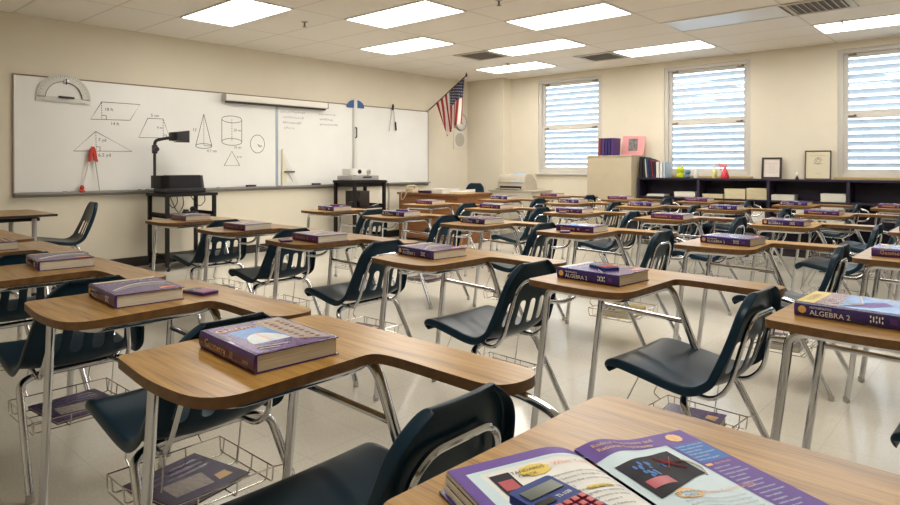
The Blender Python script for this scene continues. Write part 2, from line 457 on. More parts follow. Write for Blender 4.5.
for i, j in [(3, 2), (4, 4), (4, 0), (4, -4)]:
    PL.place('lit troffer light overhead, out of the picture above the front rows', 'ceiling light', (LX(i), LY(j), H), 0, 'lit ceiling lights')
PU.place('unlit pale troffer light panel near the middle window', 'ceiling light', (LX(3), LY(6), H))
def vent(x, y, label, dark, n=8):
    root = thing('air_vent', label, 'vent', (x, y, H), 0, 'ceiling vents')
    f = MB(); S = .59
    for c, d in [((0, S / 2 - .03), (S, .06)), ((0, -S / 2 + .03), (S, .06)), ((S / 2 - .03, 0), (.06, S - .12)), ((-S / 2 + .03, 0), (.06, S - .12))]: f.box((*c, -.006), (*d, .012), 'vent_white', .002)
    obj('vent_frame', f, root)
    obj('duct_opening', B((0, 0, -.002), (S - .1, S - .1, .003), 'vent_dark'), root)
    g = MB()
    for k in range(n):
        g.box((-.21 + .42 * k / (n - 1), 0, -.011), (.024, S - .12, .003), 'vent_dark' if dark else 'vent_white', rot=Matrix.Rotation(math.radians(35), 3, 'Y'))
    obj('louvre', g, root)
vent(-5.68, 7.044, 'dark square air vent beside a lit light near the flag corner', False, 12)
vent(-4.46, 8.264, 'taupe square air vent between the two lights along the window wall', False, 14)
vent(-1.45, 7.044, 'white louvred air vent past the unlit light panel', False)
for x, y, l in [(-5.81, 4.11, 'small sprinkler head between the two lights nearest the whiteboard'), (-5.83, 7.85, 'small sprinkler head beside the light above the flag'),
                (-1.41, 7.95, 'small sprinkler head next to the light above the end window'), (-3.66, 4.79, 'small sprinkler head at the picture top between two lights')]:
    r = thing('sprinkler_head', l, 'sprinkler', (x, y, H), 0, 'ceiling sprinklers')
    obj('escutcheon', MB().lathe([(.035, 0), (.034, -.006), (.012, -.010)], (0, 0, 0), 'aluminium', 14), r)
    obj('nozzle', MB().lathe([(.010, -.008), (.010, -.035), (.006, -.05), (.024, -.052), (.024, -.055)], (0, 0, 0), 'latch_metal', 12), r)

# ------------------------------------------------------------------ whiteboards
ZB, ZT = .90, 2.115
def board(y0, y1, label, draw=None, drawname='marker_drawing', ink='marker_ink', r=.0034, notes=()):
    root = thing('whiteboard', label, 'whiteboard', (XL, y0, 0), 0, 'whiteboards'); Wd = y1 - y0
    obj('writing_surface', B((.010, Wd / 2, (ZB + ZT) / 2), (.02, Wd - .006, ZT - ZB), 'whiteboard_enamel'), root)
    f = MB()
    f.box((.013, Wd / 2, ZT + .006), (.026, Wd, .014), 'board_frame', .002)
    for yy in (0, Wd): f.box((.013, yy + (.006 if yy == 0 else -.006), (ZB + ZT) / 2), (.027, .012, ZT - ZB), 'aluminium', .002)
    obj('frame', f, root)
    t = MB().box((.04, Wd / 2, ZB - .02), (.08, Wd - .004, .012), 'tray_grey', .003).box((.079, Wd / 2, ZB - .014), (.006, Wd - .004, .024), 'tray_grey', .002).box((.012, Wd / 2, ZB - .03), (.024, Wd - .004, .05), 'tray_grey', .002)
    obj('marker_tray', t, root)
    if draw:
        d = MB(); d.strokes([[(.0205, y - y0, z) for y, z in L] for L in draw], r, ink); obj(drawname, d, root)
    if notes:
        d = MB()
        for y, z, sz, w_ in notes: d.text(w_, sz, frame_m((.0208, y - y0, z), (0, 1, .06), (0, -.25, 1)) if False else frame_m((.0208, y - y0, z), (0, 1, 0), (0, 0, 1)), ink)
        obj('handwriting', d, root)
    return root
def ell(cy, cz, ry, rz, a0=0, a1=360, n=22): return [(cy + ry * math.cos(math.radians(a0 + (a1 - a0) * k / n)), cz + rz * math.sin(math.radians(a0 + (a1 - a0) * k / n))) for k in range(n + 1)]
def scrib(y, z, s, w=3):
    out = []
    for k in range(w):
        o = y + k * s * 1.1
        out.append([(o, z + s * random.uniform(-.2, .3)), (o + s * .3, z + s * random.uniform(.5, 1)), (o + s * .5, z + s * random.uniform(-.3, .2)), (o + s * .85, z + s * random.uniform(.3, .8))])
    return out
def dash(a, b, n): return [[(a[0] + (b[0] - a[0]) * (k / n), a[1] + (b[1] - a[1]) * (k / n)), (a[0] + (b[0] - a[0]) * ((k + .55) / n), a[1] + (b[1] - a[1]) * ((k + .55) / n))] for k in range(n)]
D1 = [[(2.707, 1.896), (3.125, 1.896), (3.012, 1.705), (2.593, 1.695), (2.707, 1.896)]] + dash((2.707, 1.89), (2.707, 1.70), 7) + [[(2.707, 1.745), (2.755, 1.745), (2.755, 1.70)]]
D1 += [[(2.644, 1.561), (3.035, 1.345), (2.42, 1.339), (2.644, 1.561)]] + dash((2.646, 1.55), (2.65, 1.345), 8) + [[(2.65, 1.39), (2.69, 1.39), (2.69, 1.345)]]
D1 += [[(3.214, 1.74), (3.395, 1.742), (3.478, 1.513), (3.111, 1.509), (3.214, 1.74)]] + dash((3.395, 1.735), (3.40, 1.515), 7) + [[(3.40, 1.55), (3.435, 1.55), (3.435, 1.513)]]
D1 += [[(3.909, 1.83), (3.803, 1.432)], [(3.909, 1.83), (4.017, 1.43)], ell(3.91, 1.427, .107, .03)] + dash((3.909, 1.82), (3.909, 1.43), 14) + [[(3.909, 1.43), (4.01, 1.43)]]
D1 += [ell(4.295, 1.785, .142, .045), ell(4.295, 1.49, .142, .045), [(4.153, 1.785), (4.153, 1.49)], [(4.437, 1.785), (4.437, 1.49)]] + dash((4.295, 1.785), (4.295, 1.49), 8)
D1 += [[(4.188, 1.18), (4.295, 1.366), (4.408, 1.18)]] + dash((4.188, 1.18), (4.408, 1.18), 9)
D1 += [ell(4.672, 1.472, .107, .122)] + [[(4.672, 1.472), (4.72, 1.43)]]
D2 = []
for k, (y, n) in enumerate([(5.03, 9), (5.03, 12), (5.07, 10), (5.07, 9), (5.09, 5)]):
    D2 += scrib(y, 2.00 - .075 * k, .032, n)
for k, (y, n) in enumerate([(5.68, 10), (5.70, 8), (5.70, 11)]): D2 += scrib(y, 1.93 - .075 * k, .028, n)
board(1.862, 4.965, 'long whiteboard covered with black marker drawings of geometric shapes', D1, notes=[(2.735, 1.80, .05, '18 ft'), (2.80, 1.64, .05, '14 ft'), (2.67, 1.45, .05, '7 yd'), (2.67, 1.28, .055, '6.5 yd'), (3.25, 1.76, .05, '5 cm'), (3.32, 1.62, .045, '4 m'), (3.76, 1.61, .055, '12'), (3.95, 1.35, .05, '4.7 cm'), (4.32, 1.63, .05, '20 m'), (4.32, 1.405, .045, '10 cm'), (4.37, 1.28, .045, '6 m'), (4.68, 1.43, .045, '4 ft')])
board(4.978, 6.33, 'whiteboard with faint erased writing behind the wall-mounted projection screen', D2, 'faint_writing', 'faint_ink', .003)
board(6.332, 8.02, 'blank whiteboard at the flag end of the wall')
obj('joint_strip', B((.012, 3.103, (ZB + ZT) / 2), (.03, .022, ZT - ZB), 'seam_blue', .003), bpy.data.objects['whiteboard'])

obj('joint_strip', B((.012, 1.353, (ZB + ZT) / 2), (.03, .03, ZT - ZB), 'white_plastic', .003), bpy.data.objects['whiteboard.001'])
XB = XL + .029
# protractor
r = thing('protractor', 'large clear demonstration protractor with black handle on the whiteboard', 'protractor', (XB, 2.325, 1.905))
r.rotation_euler = (math.radians(-1.5), 0, 0)
p = MB(); n = 26
def yz(rad, a): return (rad * math.cos(a), rad * math.sin(a))
for z0, z1, ro, ri in [(0, .006, .262, .175)]:
    for k in range(n):
        a, b = PI * k / n, PI * (k + 1) / n
        q = [yz(ro, a), yz(ro, b), yz(ri, b), yz(ri, a)]
        p.poly([(z1, y, z) for y, z in q], 'clear_plastic'); p.poly([(z0, y, z) for y, z in q], 'clear_plastic')
        for c1, c2 in ((q[0], q[1]), (q[2], q[3])): p.poly([(z0, *c1), (z1, *c1), (z1, *c2), (z0, *c2)], 'clear_plastic')
p.box((.003, 0, -.02), (.006, .524, .06), 'clear_plastic', .002)
obj('scale_arc', p, r)
tk = MB()
for k in range(37):
    a = PI * k / 36; tk.tube([(.0068, *yz(.255, a)), (.0068, *yz(.235 if k % 2 else .222, a))], .0013, 'marker_ink', 4)
tk.strokes([[(.0068, *yz(.178, PI * k / 20)) for k in range(21)]], .0022, 'marker_ink')
for k in range(21): tk.tube([(.0068, -.2 + .02 * k, -.045), (.0068, -.2 + .02 * k, -.033)], .0011, 'marker_ink', 4)
obj('graduations', tk, r)
obj('handle', MB().box((.022, .02, .01), (.022, .15, .022), 'black_plastic', .006).box((.012, -.04, .01), (.02, .016, .016), 'black_plastic').box((.012, .08, .01), (.02, .016, .016), 'black_plastic'), r)
obj('hanging_clip', MB().box((.010, .015, .185), (.012, .05, .03), 'aluminium', .003).tube([(.016, .015, .15), (.016, .015, .21)], .006, 'black_plastic', 6), r)
# compass with red head standing on tray
r = thing('blackboard_compass', 'red-topped demonstration compass standing on the whiteboard tray', 'compass', (XB + .02, 2.60, .889))
obj('leg', MB().tube([(.015, -.012, .44), (.02, -.105, .06)], [.008, .004], 'clear_plastic', 8), r)
obj('leg', MB().tube([(.015, .012, .44), (.02, .07, .005)], [.008, .003], 'aluminium', 8), r)
obj('hinge_head', MB().prism([(-.045, .33), (-.03, .45), (-.012, .50), (.012, .50), (.03, .45), (.05, .33), (.012, .35), (0, .44), (-.012, .35)], 0, .03, 'red_plastic'), r).matrix_local = Matrix(((0, 0, 1, 0), (1, 0, 0, 0), (0, 1, 0, 0), (0, 0, 0, 1)))
obj('suction_foot', MB().lathe([(.034, 0), (.034, .012), (.016, .03), (.024, .05), (.012, .075)], (.02, -.11, .0), 'red_plastic', 14), r)
# second compass hung at top
r = thing('blackboard_compass', 'white demonstration compass hung from the top of the blank whiteboard', 'compass', (XB, 7.16, 2.14))
obj('leg', MB().tube([(.012, -.01, -.02), (.012, -.085, -.40)], [.012, .006], 'white_plastic', 8), r)
obj('leg', MB().tube([(.012, .01, -.02), (.012, .06, -.33)], [.012, .008], 'white_plastic', 8), r)
obj('chalk_holder', MB().tube([(.014, .05, -.24), (.014, .065, -.38)], .014, 'black_plastic', 8), r)
obj('hinge_head', MB().tube([(.012, -.012, -.05), (.012, 0, .02), (.012, .0, .05)], [.02, .02, .008], 'black_plastic', 8), r)
# blue protractor and metre rule
r = thing('protractor', 'blue half-round protractor peeking above the whiteboard top edge', 'protractor', (XB + .004, 6.37, 2.095))
p = MB(); arc = [yz(.17, PI * k / 20) for k in range(21)] 
p.prism(arc + [(-.17, -.03), (.17, -.03)], 0, .006, 'blue_plastic')
obj('blade', p, r).matrix_local = Matrix(((0, 0, 1, 0), (1, 0, 0, 0), (0, .62, 0, 0), (0, 0, 0, 1)))
obj('edge_rib', MB().box((.009, -.0, -.012), (.006, .33, .012), 'blue_plastic'), r)
r = thing('metre_rule', 'tall white metre rule with grip hung over the board joint', 'ruler', (XB + .012, 6.36, .91))
obj('blade', MB().box((.006, 0, .645), (.008, .065, 1.29), 'white_plastic', .002), r)
obj('grip', MB().tube(fillet([(.01, -.005, .70), (.04, -.005, .71), (.04, -.005, .85), (.01, -.005, .86)], .02), .010, 'black_plastic', 8), r)
# set square on tray
r = thing('set_square', 'large white triangular set square standing on the whiteboard tray', 'set square', (XB + .004, 5.045, .892))
p = MB()
o3 = [(0, 0), (.29, 0), (0, .52)]; i3 = [(.075, .06), (.18, .06), (.075, .25)]
for k in range(3):
    a, b, c, d = o3[k], o3[(k + 1) % 3], i3[(k + 1) % 3], i3[k]
    for h in (0, .006): p.poly([(h, *a), (h, *b), (h, *c), (h, *d)], 'cream_plastic' if k == 2 else 'white_plastic')
    p.poly([(0, *a), (.006, *a), (.006, *b), (0, *b)], 'white_plastic'); p.poly([(0, *c), (.006, *c), (.006, *d), (0, *d)], 'white_plastic')
obj('triangle_blade', p, r)
obj('handle', MB().tube(fillet([(.006, .04, .20), (.035, .04, .20), (.035, .19, .20), (.006, .19, .20)], .015), .010, 'black_plastic', 8), r)
obj('scale_edge', MB().box((.008, .008, .27), (.004, .016, .50), 'cream_plastic'), r)
# erasers and markers
def eraser(y, l):
    r = thing('board_eraser', l, 'eraser', (XL + .045, y, ZB - .013), 0, 'board erasers')
    obj('felt', B((0, 0, .010), (.045, .13, .020), 'frame_black', .003), r); obj('backing', B((0, 0, .027), (.047, .132, .014), 'black_plastic', .004), r)
eraser(4.56, 'black felt eraser on the tray below the drawn circle')
eraser(5.62, 'black felt eraser on the tray beside the white set square')
for y, m_, l in [(2.22, 'red_plastic', 'red capped marker on the tray near the red compass'), (3.0, 'black_plastic', 'black marker on the tray below the drawn triangle'), (3.09, 'black_plastic', 'second black marker lying beside the first under the triangle'), (4.86, 'blue_plastic', 'blue marker on the tray at the board joint'), (3.98, 'black_plastic', 'black marker on the tray beyond the overhead projector')]:
    r = thing('dry_erase_marker', l, 'marker', (XL + .045, y, ZB - .006), 0, 'markers on the tray')
    obj('barrel', MB().tube([(0, 0, 0), (0, .085, 0)], .0075, 'white_plastic', 8), r); obj('cap', MB().tube([(0, .085, 0), (0, .13, 0)], .0085, m_, 8), r)

# projection screen
r = thing('projection_screen', 'long white rolled-up projection screen case above the whiteboard joint', 'screen', (XL, 4.155, 2.04))
Ls = 1.61
obj('case', MB().box((.085, Ls / 2, .02), (.11, Ls, .085), 'screen_case', .02), r)
obj('end_cap', B((.085, -.006, .02), (.115, .012, .09), 'aluminium', .01), r); obj('end_cap', B((.085, Ls + .006, .02), (.115, .012, .09), 'aluminium', .01), r)
obj('slat_bar', MB().box((.085, Ls / 2, -.036), (.04, Ls - .03, .024), 'black_plastic', .005), r)
for yy in (.2, Ls - .2): obj('bracket', B((.044, yy, .03), (.03, .05, .07), 'aluminium', .003), r)

# flag
r = thing('flag', 'striped red, white and blue flag hanging from an angled wall pole', 'flag', (XL, 8.0, 2.11))
tip = V((.80, .13, .585)); base = V((.03, 0, .02))
obj('pole', MB().tube([base, tip], .010, 'pole_wood', 8), r)
obj('finial', MB().lathe([(.004, -.03), (.018, -.01), (.016, .015), (.003, .05)], tip, 'pole_wood', 10), r)
obj('wall_bracket', MB().box((.008, 0, .0), (.016, .05, .07), 'aluminium', .003).tube([(.01, 0, 0), (.07, .01, .06)], .016, 'aluminium', 8), r)
fl = MB(); NS, NT = 52, 30
def fp(s, t):
    q = tip.lerp(base, .04 + .74 * s)
    conv = t ** .9 * .52
    c = tip.lerp(base, .04 + .74 * .42)
    x = q.x + (c.x - q.x) * conv + .03 * t * math.sin(s * 15); y = q.y + .05 * t * math.sin(s * 19 + t * 1.5) + .02 * t
    z = q.z - t * (.72 - .08 * s)
    z = z * (1) + (c.z - q.z) * conv * .55
    return V((x, y, z))
g = [[fl.bm.verts.new(fp(i / NS, j / NT)) for j in range(NT + 1)] for i in range(NS + 1)]
for i in range(NS):
    k = i * 13 // NS
    for j in range(NT):
        mm_ = 'flag_blue' if (i < NS * 7 / 13 and j < NT * .40) else ('flag_red' if k % 2 == 0 else 'flag_white')
        fl.face([g[i][j], g[i + 1][j], g[i + 1][j + 1], g[i][j + 1]], mm_)
obj('cloth', fl, r)
st = MB()
for a in range(9):
    for b in range(6 if a % 2 == 0 else 5):
        s = (a + .5) / 9 * .52 + .01; t = ((b + (.5 if a % 2 == 0 else 1)) / 6) * .40
        q = fp(s, t); du = (fp(s + .01, t) - q).normalized(); dv = (fp(s, t + .01) - q).normalized(); n_ = du.cross(dv).normalized()
        for sg in (1, -1):
            pts = []
            for k in range(10):
                R_ = .013 if k % 2 == 0 else .0055; an = 2 * PI * k / 10
                pts.append(q + n_ * .002 * sg + du * R_ * math.cos(an) + dv * R_ * math.sin(an))
            st.poly(pts, 'flag_white')
obj('stars', st, r)

# clock and wall speaker
r = thing('wall_clock', 'round white wall clock partly hidden behind the flag', 'clock', (XL, 8.89, 1.985))
obj('rim', MB().lathe([(.16, 0), (.16, .03), (.152, .042), (.142, .042), (.140, .03)], (0, 0, 0), 'silver_plastic', 32, 'X', False), r)
obj('dial', MB().lathe([(.141, .02), (.141, .030)], (0, 0, 0), 'clock_white', 32, 'X'), r)
h = MB()
for k in range(12):
    a = 2 * PI * k / 12; h.tube([(.0315, .115 * math.cos(a), .115 * math.sin(a)), (.0315, .13 * math.cos(a), .13 * math.sin(a))], .003, 'marker_ink', 4)
obj('hour_marks', h, r)
obj('hour_hand', MB().tube([(.033, 0, 0), (.033, .05, -.045)], .004, 'marker_ink', 4), r); obj('minute_hand', MB().tube([(.034, 0, 0), (.034, .02, .10)], .003, 'marker_ink', 4), r)
r = thing('wall_speaker', 'square cream loudspeaker with round grille below the wall clock', 'speaker', (XL, 8.865, 1.655))
obj('panel', B((.008, 0, 0), (.016, .33, .33), 'clock_white', .006), r)
obj('grille', MB().lathe([(.125, .014), (.125, .022), (.11, .026), (.0, .03)], (0, 0, 0), 'speaker_grille', 28, 'X'), r)

# ------------------------------------------------------------------ overhead projector cart
def cart(name, label, x0, x1, y0, y1, zt, mids, legr=.019):
    r = thing(name, label, 'cart', (x0, y0, 0)); Lx, Ly = x1 - x0, y1 - y0
    obj('top_shelf', MB().box((Lx / 2, Ly / 2, zt - .017), (Lx + .05, Ly + .07, .034), 'black_metal', .006), r)
    for k, z in enumerate(mids): obj('shelf', MB().box((Lx / 2, Ly / 2, z), (Lx, Ly, .024), 'black_metal', .004).box((Lx / 2, .005, z + .02), (Lx, .01, .05), 'black_metal').box((Lx / 2, Ly - .005, z + .02), (Lx, .01, .05), 'black_metal'), r)
    for a in (0, Lx):
        for b in (0, Ly):
            o = obj('leg', MB().box((a, b, (zt + .07) / 2 - .01), (2 * legr, 2 * legr, zt - .07), 'black_metal', .003), r)
            c = MB().lathe([(.028, -.011), (.035, -.009), (.035, .009), (.028, .011)], (a, b + .012, .035), 'black_rubber', 16, 'Y')
            c.lathe([(.014, -.013), (.014, .013)], (a, b + .012, .035), 'aluminium', 10, 'Y').box((a, b + .012, .07), (.03, .036, .016), 'aluminium', .003)
            obj('caster', c, o)
    return r
cart('projector_cart', 'tall black rolling cart carrying the overhead projector', -7.47, -7.02, 3.15, 3.70, .865, [.60, .14])
r = thing('overhead_projector', 'black overhead projector with raised arm on the rolling cart', 'projector', (-7.25, 3.40, .865))
b = MB().prism(fillet2d([(-.17, -.265), (.10, -.265), (.17, -.2), (.17, .18), (.10, .25), (-.17, .25)], [.02] * 6, 3), .055, .20, 'dark_slate_plastic')
for v in b.bm.verts:
    if v.co.z > .1 and v.co.y > .1: v.co.y -= .02
obj('body', b, r)
obj('base_tray', MB().box((0, 0, .028), (.34, .46, .056), 'black_plastic', .012), r)
obj('glass_stage', B((0, .02, .2025), (.28, .30, .005), 'lens_glass', .002), r)
obj('post', MB().tube([(-.08, -.255, .06), (-.08, -.255, .56)], .016, 'black_plastic', 10).box((-.08, -.255, .50), (.05, .05, .10), 'black_plastic', .012), r)
a_ = MB().tube(fillet([(-.08, -.255, .53), (-.08, -.25, .60), (-.05, -.16, .625), (.0, -.06, .64)], .05), .018, 'black_plastic', 10)
obj('arm', a_, r)
hd = MB().prism(fillet2d([(-.10, -.085), (-.03, -.115), (.03, -.115), (.10, -.085), (.10, .075), (-.10, .075)], [.02] * 6, 3), .585, .72, 'black_plastic')
for v in hd.bm.verts:
    if v.co.y < -.05: v.co.z = .64 + (v.co.z - .64) * .7
ho = obj('mirror_head', hd, r)
obj('mirror', B((0, .02, .584), (.15, .12, .004), 'lens_glass'), ho)
obj('focus_knob', MB().lathe([(.028, 0), (.028, .03)], (-.05, -.255, .50), 'black_plastic', 14, 'X'), r)
c = MB()
for k, (ya, yb, dp) in enumerate([(3.2, 3.33, .10), (3.26, 3.40, .15), (3.5, 3.66, .09)]):
    c.tube(fillet([(-7.2, ya, .83), (-7.1, ya + .02, .83 - dp), (-7.12, (ya + yb) / 2, .80 - dp * 1.1), (-7.15, yb, .82 - dp * .6), (-7.2, yb + .01, .83)], .05), .005, 'cable_black', 6)
solo('power_cable', c, 'loops of black cable under the overhead projector cart top', 'cable')
r = thing('tape_dispenser', 'small black tape dispenser on the projector cart middle shelf', 'tape dispenser', (-7.12, 3.46, .612))
obj('body', MB().box((0, 0, .02), (.07, .17, .04), 'black_plastic', .012).box((0, -.05, .045), (.05, .05, .04), 'black_plastic', .012), r)
obj('tape_roll', MB().lathe([(.014, -.012), (.034, -.012), (.034, .012), (.014, .012), (.014, -.012)], (0, .035, .062), 'black_rubber', 18, 'X'), r)

# ------------------------------------------------------------------ video projector cart
cart('av_cart', 'black wheeled cart carrying the silver disc player and video projector', -7.43, -7.0, 5.80, 6.36, .965, [.57, .14], .021)
obj('apron', B((.215, .28, .905), (.40, .53, .06), 'black_metal', .004), bpy.data.objects['av_cart'])
r = thing('disc_player', 'flat silver disc player on top of the black wheeled cart', 'disc player', (-7.22, 6.05, .965))
obj('case', MB().box((0, 0, .036), (.34, .50, .064), 'silver_plastic', .006), r); obj('display', B((.171, .03, .045), (.004, .16, .022), 'lens_glass'), r)
for sx in (-.13, .13):
    for sy in (-.2, .2): obj('foot', MB().lathe([(.014, 0), (.014, .006)], (sx, sy, 0), 'black_rubber', 10), r)
obj('disc_tray', B((.1715, -.15, .045), (.005, .13, .02), 'aluminium', .001), r)
r = thing('video_projector', 'white video projector with lens sitting on the silver player', 'projector', (-7.20, 6.03, 1.033))
obj('case', MB().prism(fillet2d([(-.13, -.215), (.13, -.215), (.15, 0), (.13, .20), (-.13, .20)], [.06] * 5, 4), .008, .10, 'white_plastic'), r)
ln = MB().lathe([(.036, 0), (.036, .03), (.03, .032)], (.135, .07, .058), 'silver_plastic', 20, 'X'); lo = obj('lens_barrel', ln, r)
obj('lens', MB().lathe([(.03, .0), (.03, .025), (.0, .034)], (.136, .07, .058), 'lens_glass', 18, 'X'), lo)
obj('lens_barrel', MB().lathe([(.030, 0), (.030, .02)], (.132, -.09, .058), 'dark_slate_plastic', 18, 'X'), r)
for sy in (-.12, .12): obj('foot', MB().lathe([(.01, 0), (.01, .009)], (.08, sy, 0), 'black_rubber', 8), r)
obj('foot', MB().lathe([(.01, 0), (.01, .009)], (-.08, 0, 0), 'black_rubber', 8), r)
r = thing('computer_tower', 'small black computer tower on the video cart middle shelf', 'computer', (-7.2, 6.02, .582))
obj('case', B((0, 0, .115), (.32, .19, .23), 'black_plastic', .008), r); obj('front_panel', B((.162, 0, .115), (.006, .17, .21), 'frame_black', .003), r)
r = thing('control_box', 'little black box beside the computer tower on the video cart', 'box', (-7.12, 5.86, .582))
obj('case', B((0, 0, .04), (.1, .08, .08), 'black_plastic', .006), r); obj('dial_knob', MB().lathe([(.015, 0), (.013, .012)], (.05, 0, .045), 'aluminium', 12, 'X'), r)
c = MB(); pts = [V((-6.955, 6.37, .95)), V((-6.93, 6.40, .8)), V((-6.95, 6.40, .6)), V((-6.93, 6.38, .42)), V((-6.98, 6.3, .2))]
def coil(pts, R_, turns, n=90):
    P2 = fillet(pts, .08, 8); L = [0]
    for i in range(1, len(P2)): L.append(L[-1] + (P2[i] - P2[i - 1]).length)
    out = []
    for k in range(n + 1):
        d = L[-1] * k / n; i = 1
        while i < len(L) - 1 and L[i] < d: i += 1
        f = (d - L[i - 1]) / max(1e-6, L[i] - L[i - 1]); q = P2[i - 1].lerp(P2[i], f); a = 2 * PI * turns * k / n
        out.append(q + V((math.cos(a) * R_, math.sin(a) * R_, 0)))
    return out
c.tube(coil(pts, .014, 22, 200), .005, 'cable_black', 5)
solo('coiled_cable', c, 'coiled dark cable hanging down the side of the video cart', 'cable')
c = MB().tube(fillet([(-7.05, 6.33, .93), (-6.99, 6.30, .80), (-6.99, 6.22, .70), (-7.02, 6.30, .62), (-7.08, 6.2, .59)], .05), .006, 'white_plastic', 6)
solo('white_cable', c, 'white cable hanging inside the video cart frame', 'cable')

# ------------------------------------------------------------------ teacher's desk corner
X0, X1, Y0, Y1, ZD = -7.38, -6.12, 7.02, 7.80, .755
r = thing('teacher_desk', 'brown wooden teacher desk below the flag', 'desk', (X0, Y0, 0)); Lx, Ly = X1 - X0, Y1 - Y0
obj('top', MB().box((Lx / 2, Ly / 2, ZD - .015), (Lx + .04, Ly + .04, .03), 'walnut_desk', .006), r)
obj('modesty_panel', B((Lx / 2, .03, .385), (Lx - .07, .022, .68), 'walnut_desk', .002), r)
for xx in (.018, Lx - .018): obj('side_panel', B((xx, Ly / 2, .365), (.036, Ly - .02, .73), 'walnut_desk', .003), r)
pd = obj('pedestal', B((Lx - .25, Ly / 2 + .05, .40), (.42, Ly - .14, .64), 'walnut_desk', .003), r)
for k in range(3):
    dr = obj('drawer', B((Lx - .25, Ly - .011, .19 + .2 * k), (.40, .018, .18), 'walnut_desk', .003), r)
    obj('drawer_pull', MB().tube(fillet([(Lx - .31, Ly - .003, .2 + .2 * k), (Lx - .31, Ly + .02, .2 + .2 * k), (Lx - .19, Ly + .02, .2 + .2 * k), (Lx - .19, Ly - .003, .2 + .2 * k)], .01), .005, 'aluminium', 6), dr)
r = thing('telephone', 'beige desk telephone with coiled cord at the teacher desk edge', 'telephone', (-7.16, 7.12, ZD))
obj('body', MB().box((0, 0, .03), (.17, .19, .06), 'phone_beige', .02, taper=(.9, .75)), r)
hs = MB().tube(fillet([(-.04, -.10, .085), (-.04, -.08, .10), (-.04, .08, .10), (-.04, .10, .085)], .03), .017, 'phone_beige', 8)
hs.lathe([(.026, -.02), (.026, .01)], (-.04, -.095, .08), 'phone_beige', 12).lathe([(.026, -.02), (.026, .01)], (-.04, .095, .08), 'phone_beige', 12)
obj('handset', hs, r)
kp = MB()
for i in range(3):
    for j in range(4): kp.box((.02 + i * .018, -.03 + j * .018, .062), (.012, .012, .006), 'print_grey', .002)
obj('keypad', kp, r)
obj('coiled_cord', MB().tube(coil([V((-.06, -.13, .02)), V((-.09, -.145, .012)), V((-.08, -.18, -.03)), V((-.05, -.20, -.13)), V((-.01, -.165, -.07)), V((.02, -.155, .014)), V((.04, -.09, .02))], .008, 30, 260), .0035, 'phone_beige', 5), r)
def paper(name, label, cat, c, d, m_, rz=0., grp=None, lean=0):
    mb = MB(); n = max(1, int(d[2] / .012)); 
    for k in range(n):
        mb.box((random.uniform(-.004, .004), random.uniform(-.004, .004), (k + .5) * d[2] / n), (d[0], d[1], d[2] / n * .96), m_)
    return solo(name, mb, label, cat, c, rz, grp)
paper('magazine', 'dark stack of magazines on the teacher desk beside the telephone', 'magazine', (-6.83, 7.14, ZD), (.26, .20, .035), 'magazine_dark', .1)
paper('paper_stack', 'white stack of paper standing in the middle of the teacher desk', 'paper', (-6.56, 7.14, ZD), (.24, .18, .07), 'paper', -.05)
paper('paper_stack', 'flat spread of pale papers at the chair end of the teacher desk', 'paper', (-6.28, 7.30, ZD), (.26, .34, .03), 'paper_cream', .2)
r = thing('desk_tray', 'white paper tray behind the papers on the teacher desk', 'tray', (-6.5, 7.55, ZD))
obj('base_plate', B((0, 0, .006), (.34, .25, .012), 'white_plastic', .003), r)
for sx in (-.165, .165): obj('side_wall', B((sx, 0, .03), (.01, .25, .05), 'white_plastic', .003), r)

# ------------------------------------------------------------------ printer on low cabinet
r = thing('storage_cabinet', 'low beige cabinet under the printer', 'cabinet', (-6.40, 8.98, 0))
obj('body', B((0, 0, .37), (.86, .62, .74), 'cabinet_grey', .004), r); obj('top', B((0, 0, .75), (.90, .66, .02), 'cabinet_grey', .004), r)
for sx in (-1, 1):
    o = obj('door', B((sx * .212, -.317, .38), (.415, .014, .68), 'cabinet_grey', .003), r); obj('handle', MB().tube([(sx * .03, -.335, .5), (sx * .03, -.335, .6)], .006, 'aluminium', 6), o)
r = thing('printer', 'beige rounded desktop printer on the low cabinet', 'printer', (-6.45, 8.95, .76)); r.scale = (.9, .9, .92)
prof = fillet2d([(-.20, 0), (.22, 0), (.22, .12), (.10, .275), (-.06, .31), (-.16, .26), (-.20, .12)], [.01, .01, .04, .08, .08, .06, .04], 4)
b = MB(); pr_ = [(x, z) for x, z in prof]
for side in (0,):
    a0 = [b.bm.verts.new((-.31, y, z)) for y, z in pr_]; a1 = [b.bm.verts.new((.31, y, z)) for y, z in pr_]
    b.face(a0, 'printer_beige'); b.face(a1[::-1], 'printer_beige')
    for i in range(len(pr_)): b.face([a0[i], a0[(i + 1) % len(pr_)], a1[(i + 1) % len(pr_)], a1[i]], 'printer_beige')
obj('case', b, r)
obj('front_slot', B((0, -.204, .05), (.50, .012, .05), 'dark_slate_plastic', .004), r)
obj('output_tray', B((0, -.24, .03), (.46, .10, .012), 'printer_beige', .004), r)
pt = B((.15, -.15, .225), (.27, .012, .21), 'pale_blue', .005, rot=Matrix.Rotation(math.radians(-28), 3, 'X')); obj('paper_cover', pt, r)
obj('seam', B((.0, -.0, .15), (.622, .424, .004), 'cabinet_grey'), r)
solo('power_cable', MB().tube(fillet([(-6.735, 9.0, .90), (-6.80, 8.97, .80), (-6.82, 8.90, .768), (-6.80, 8.80, .768)], .03), .005, 'cable_black', 6), 'thin dark cable looping off the printer side', 'cable')

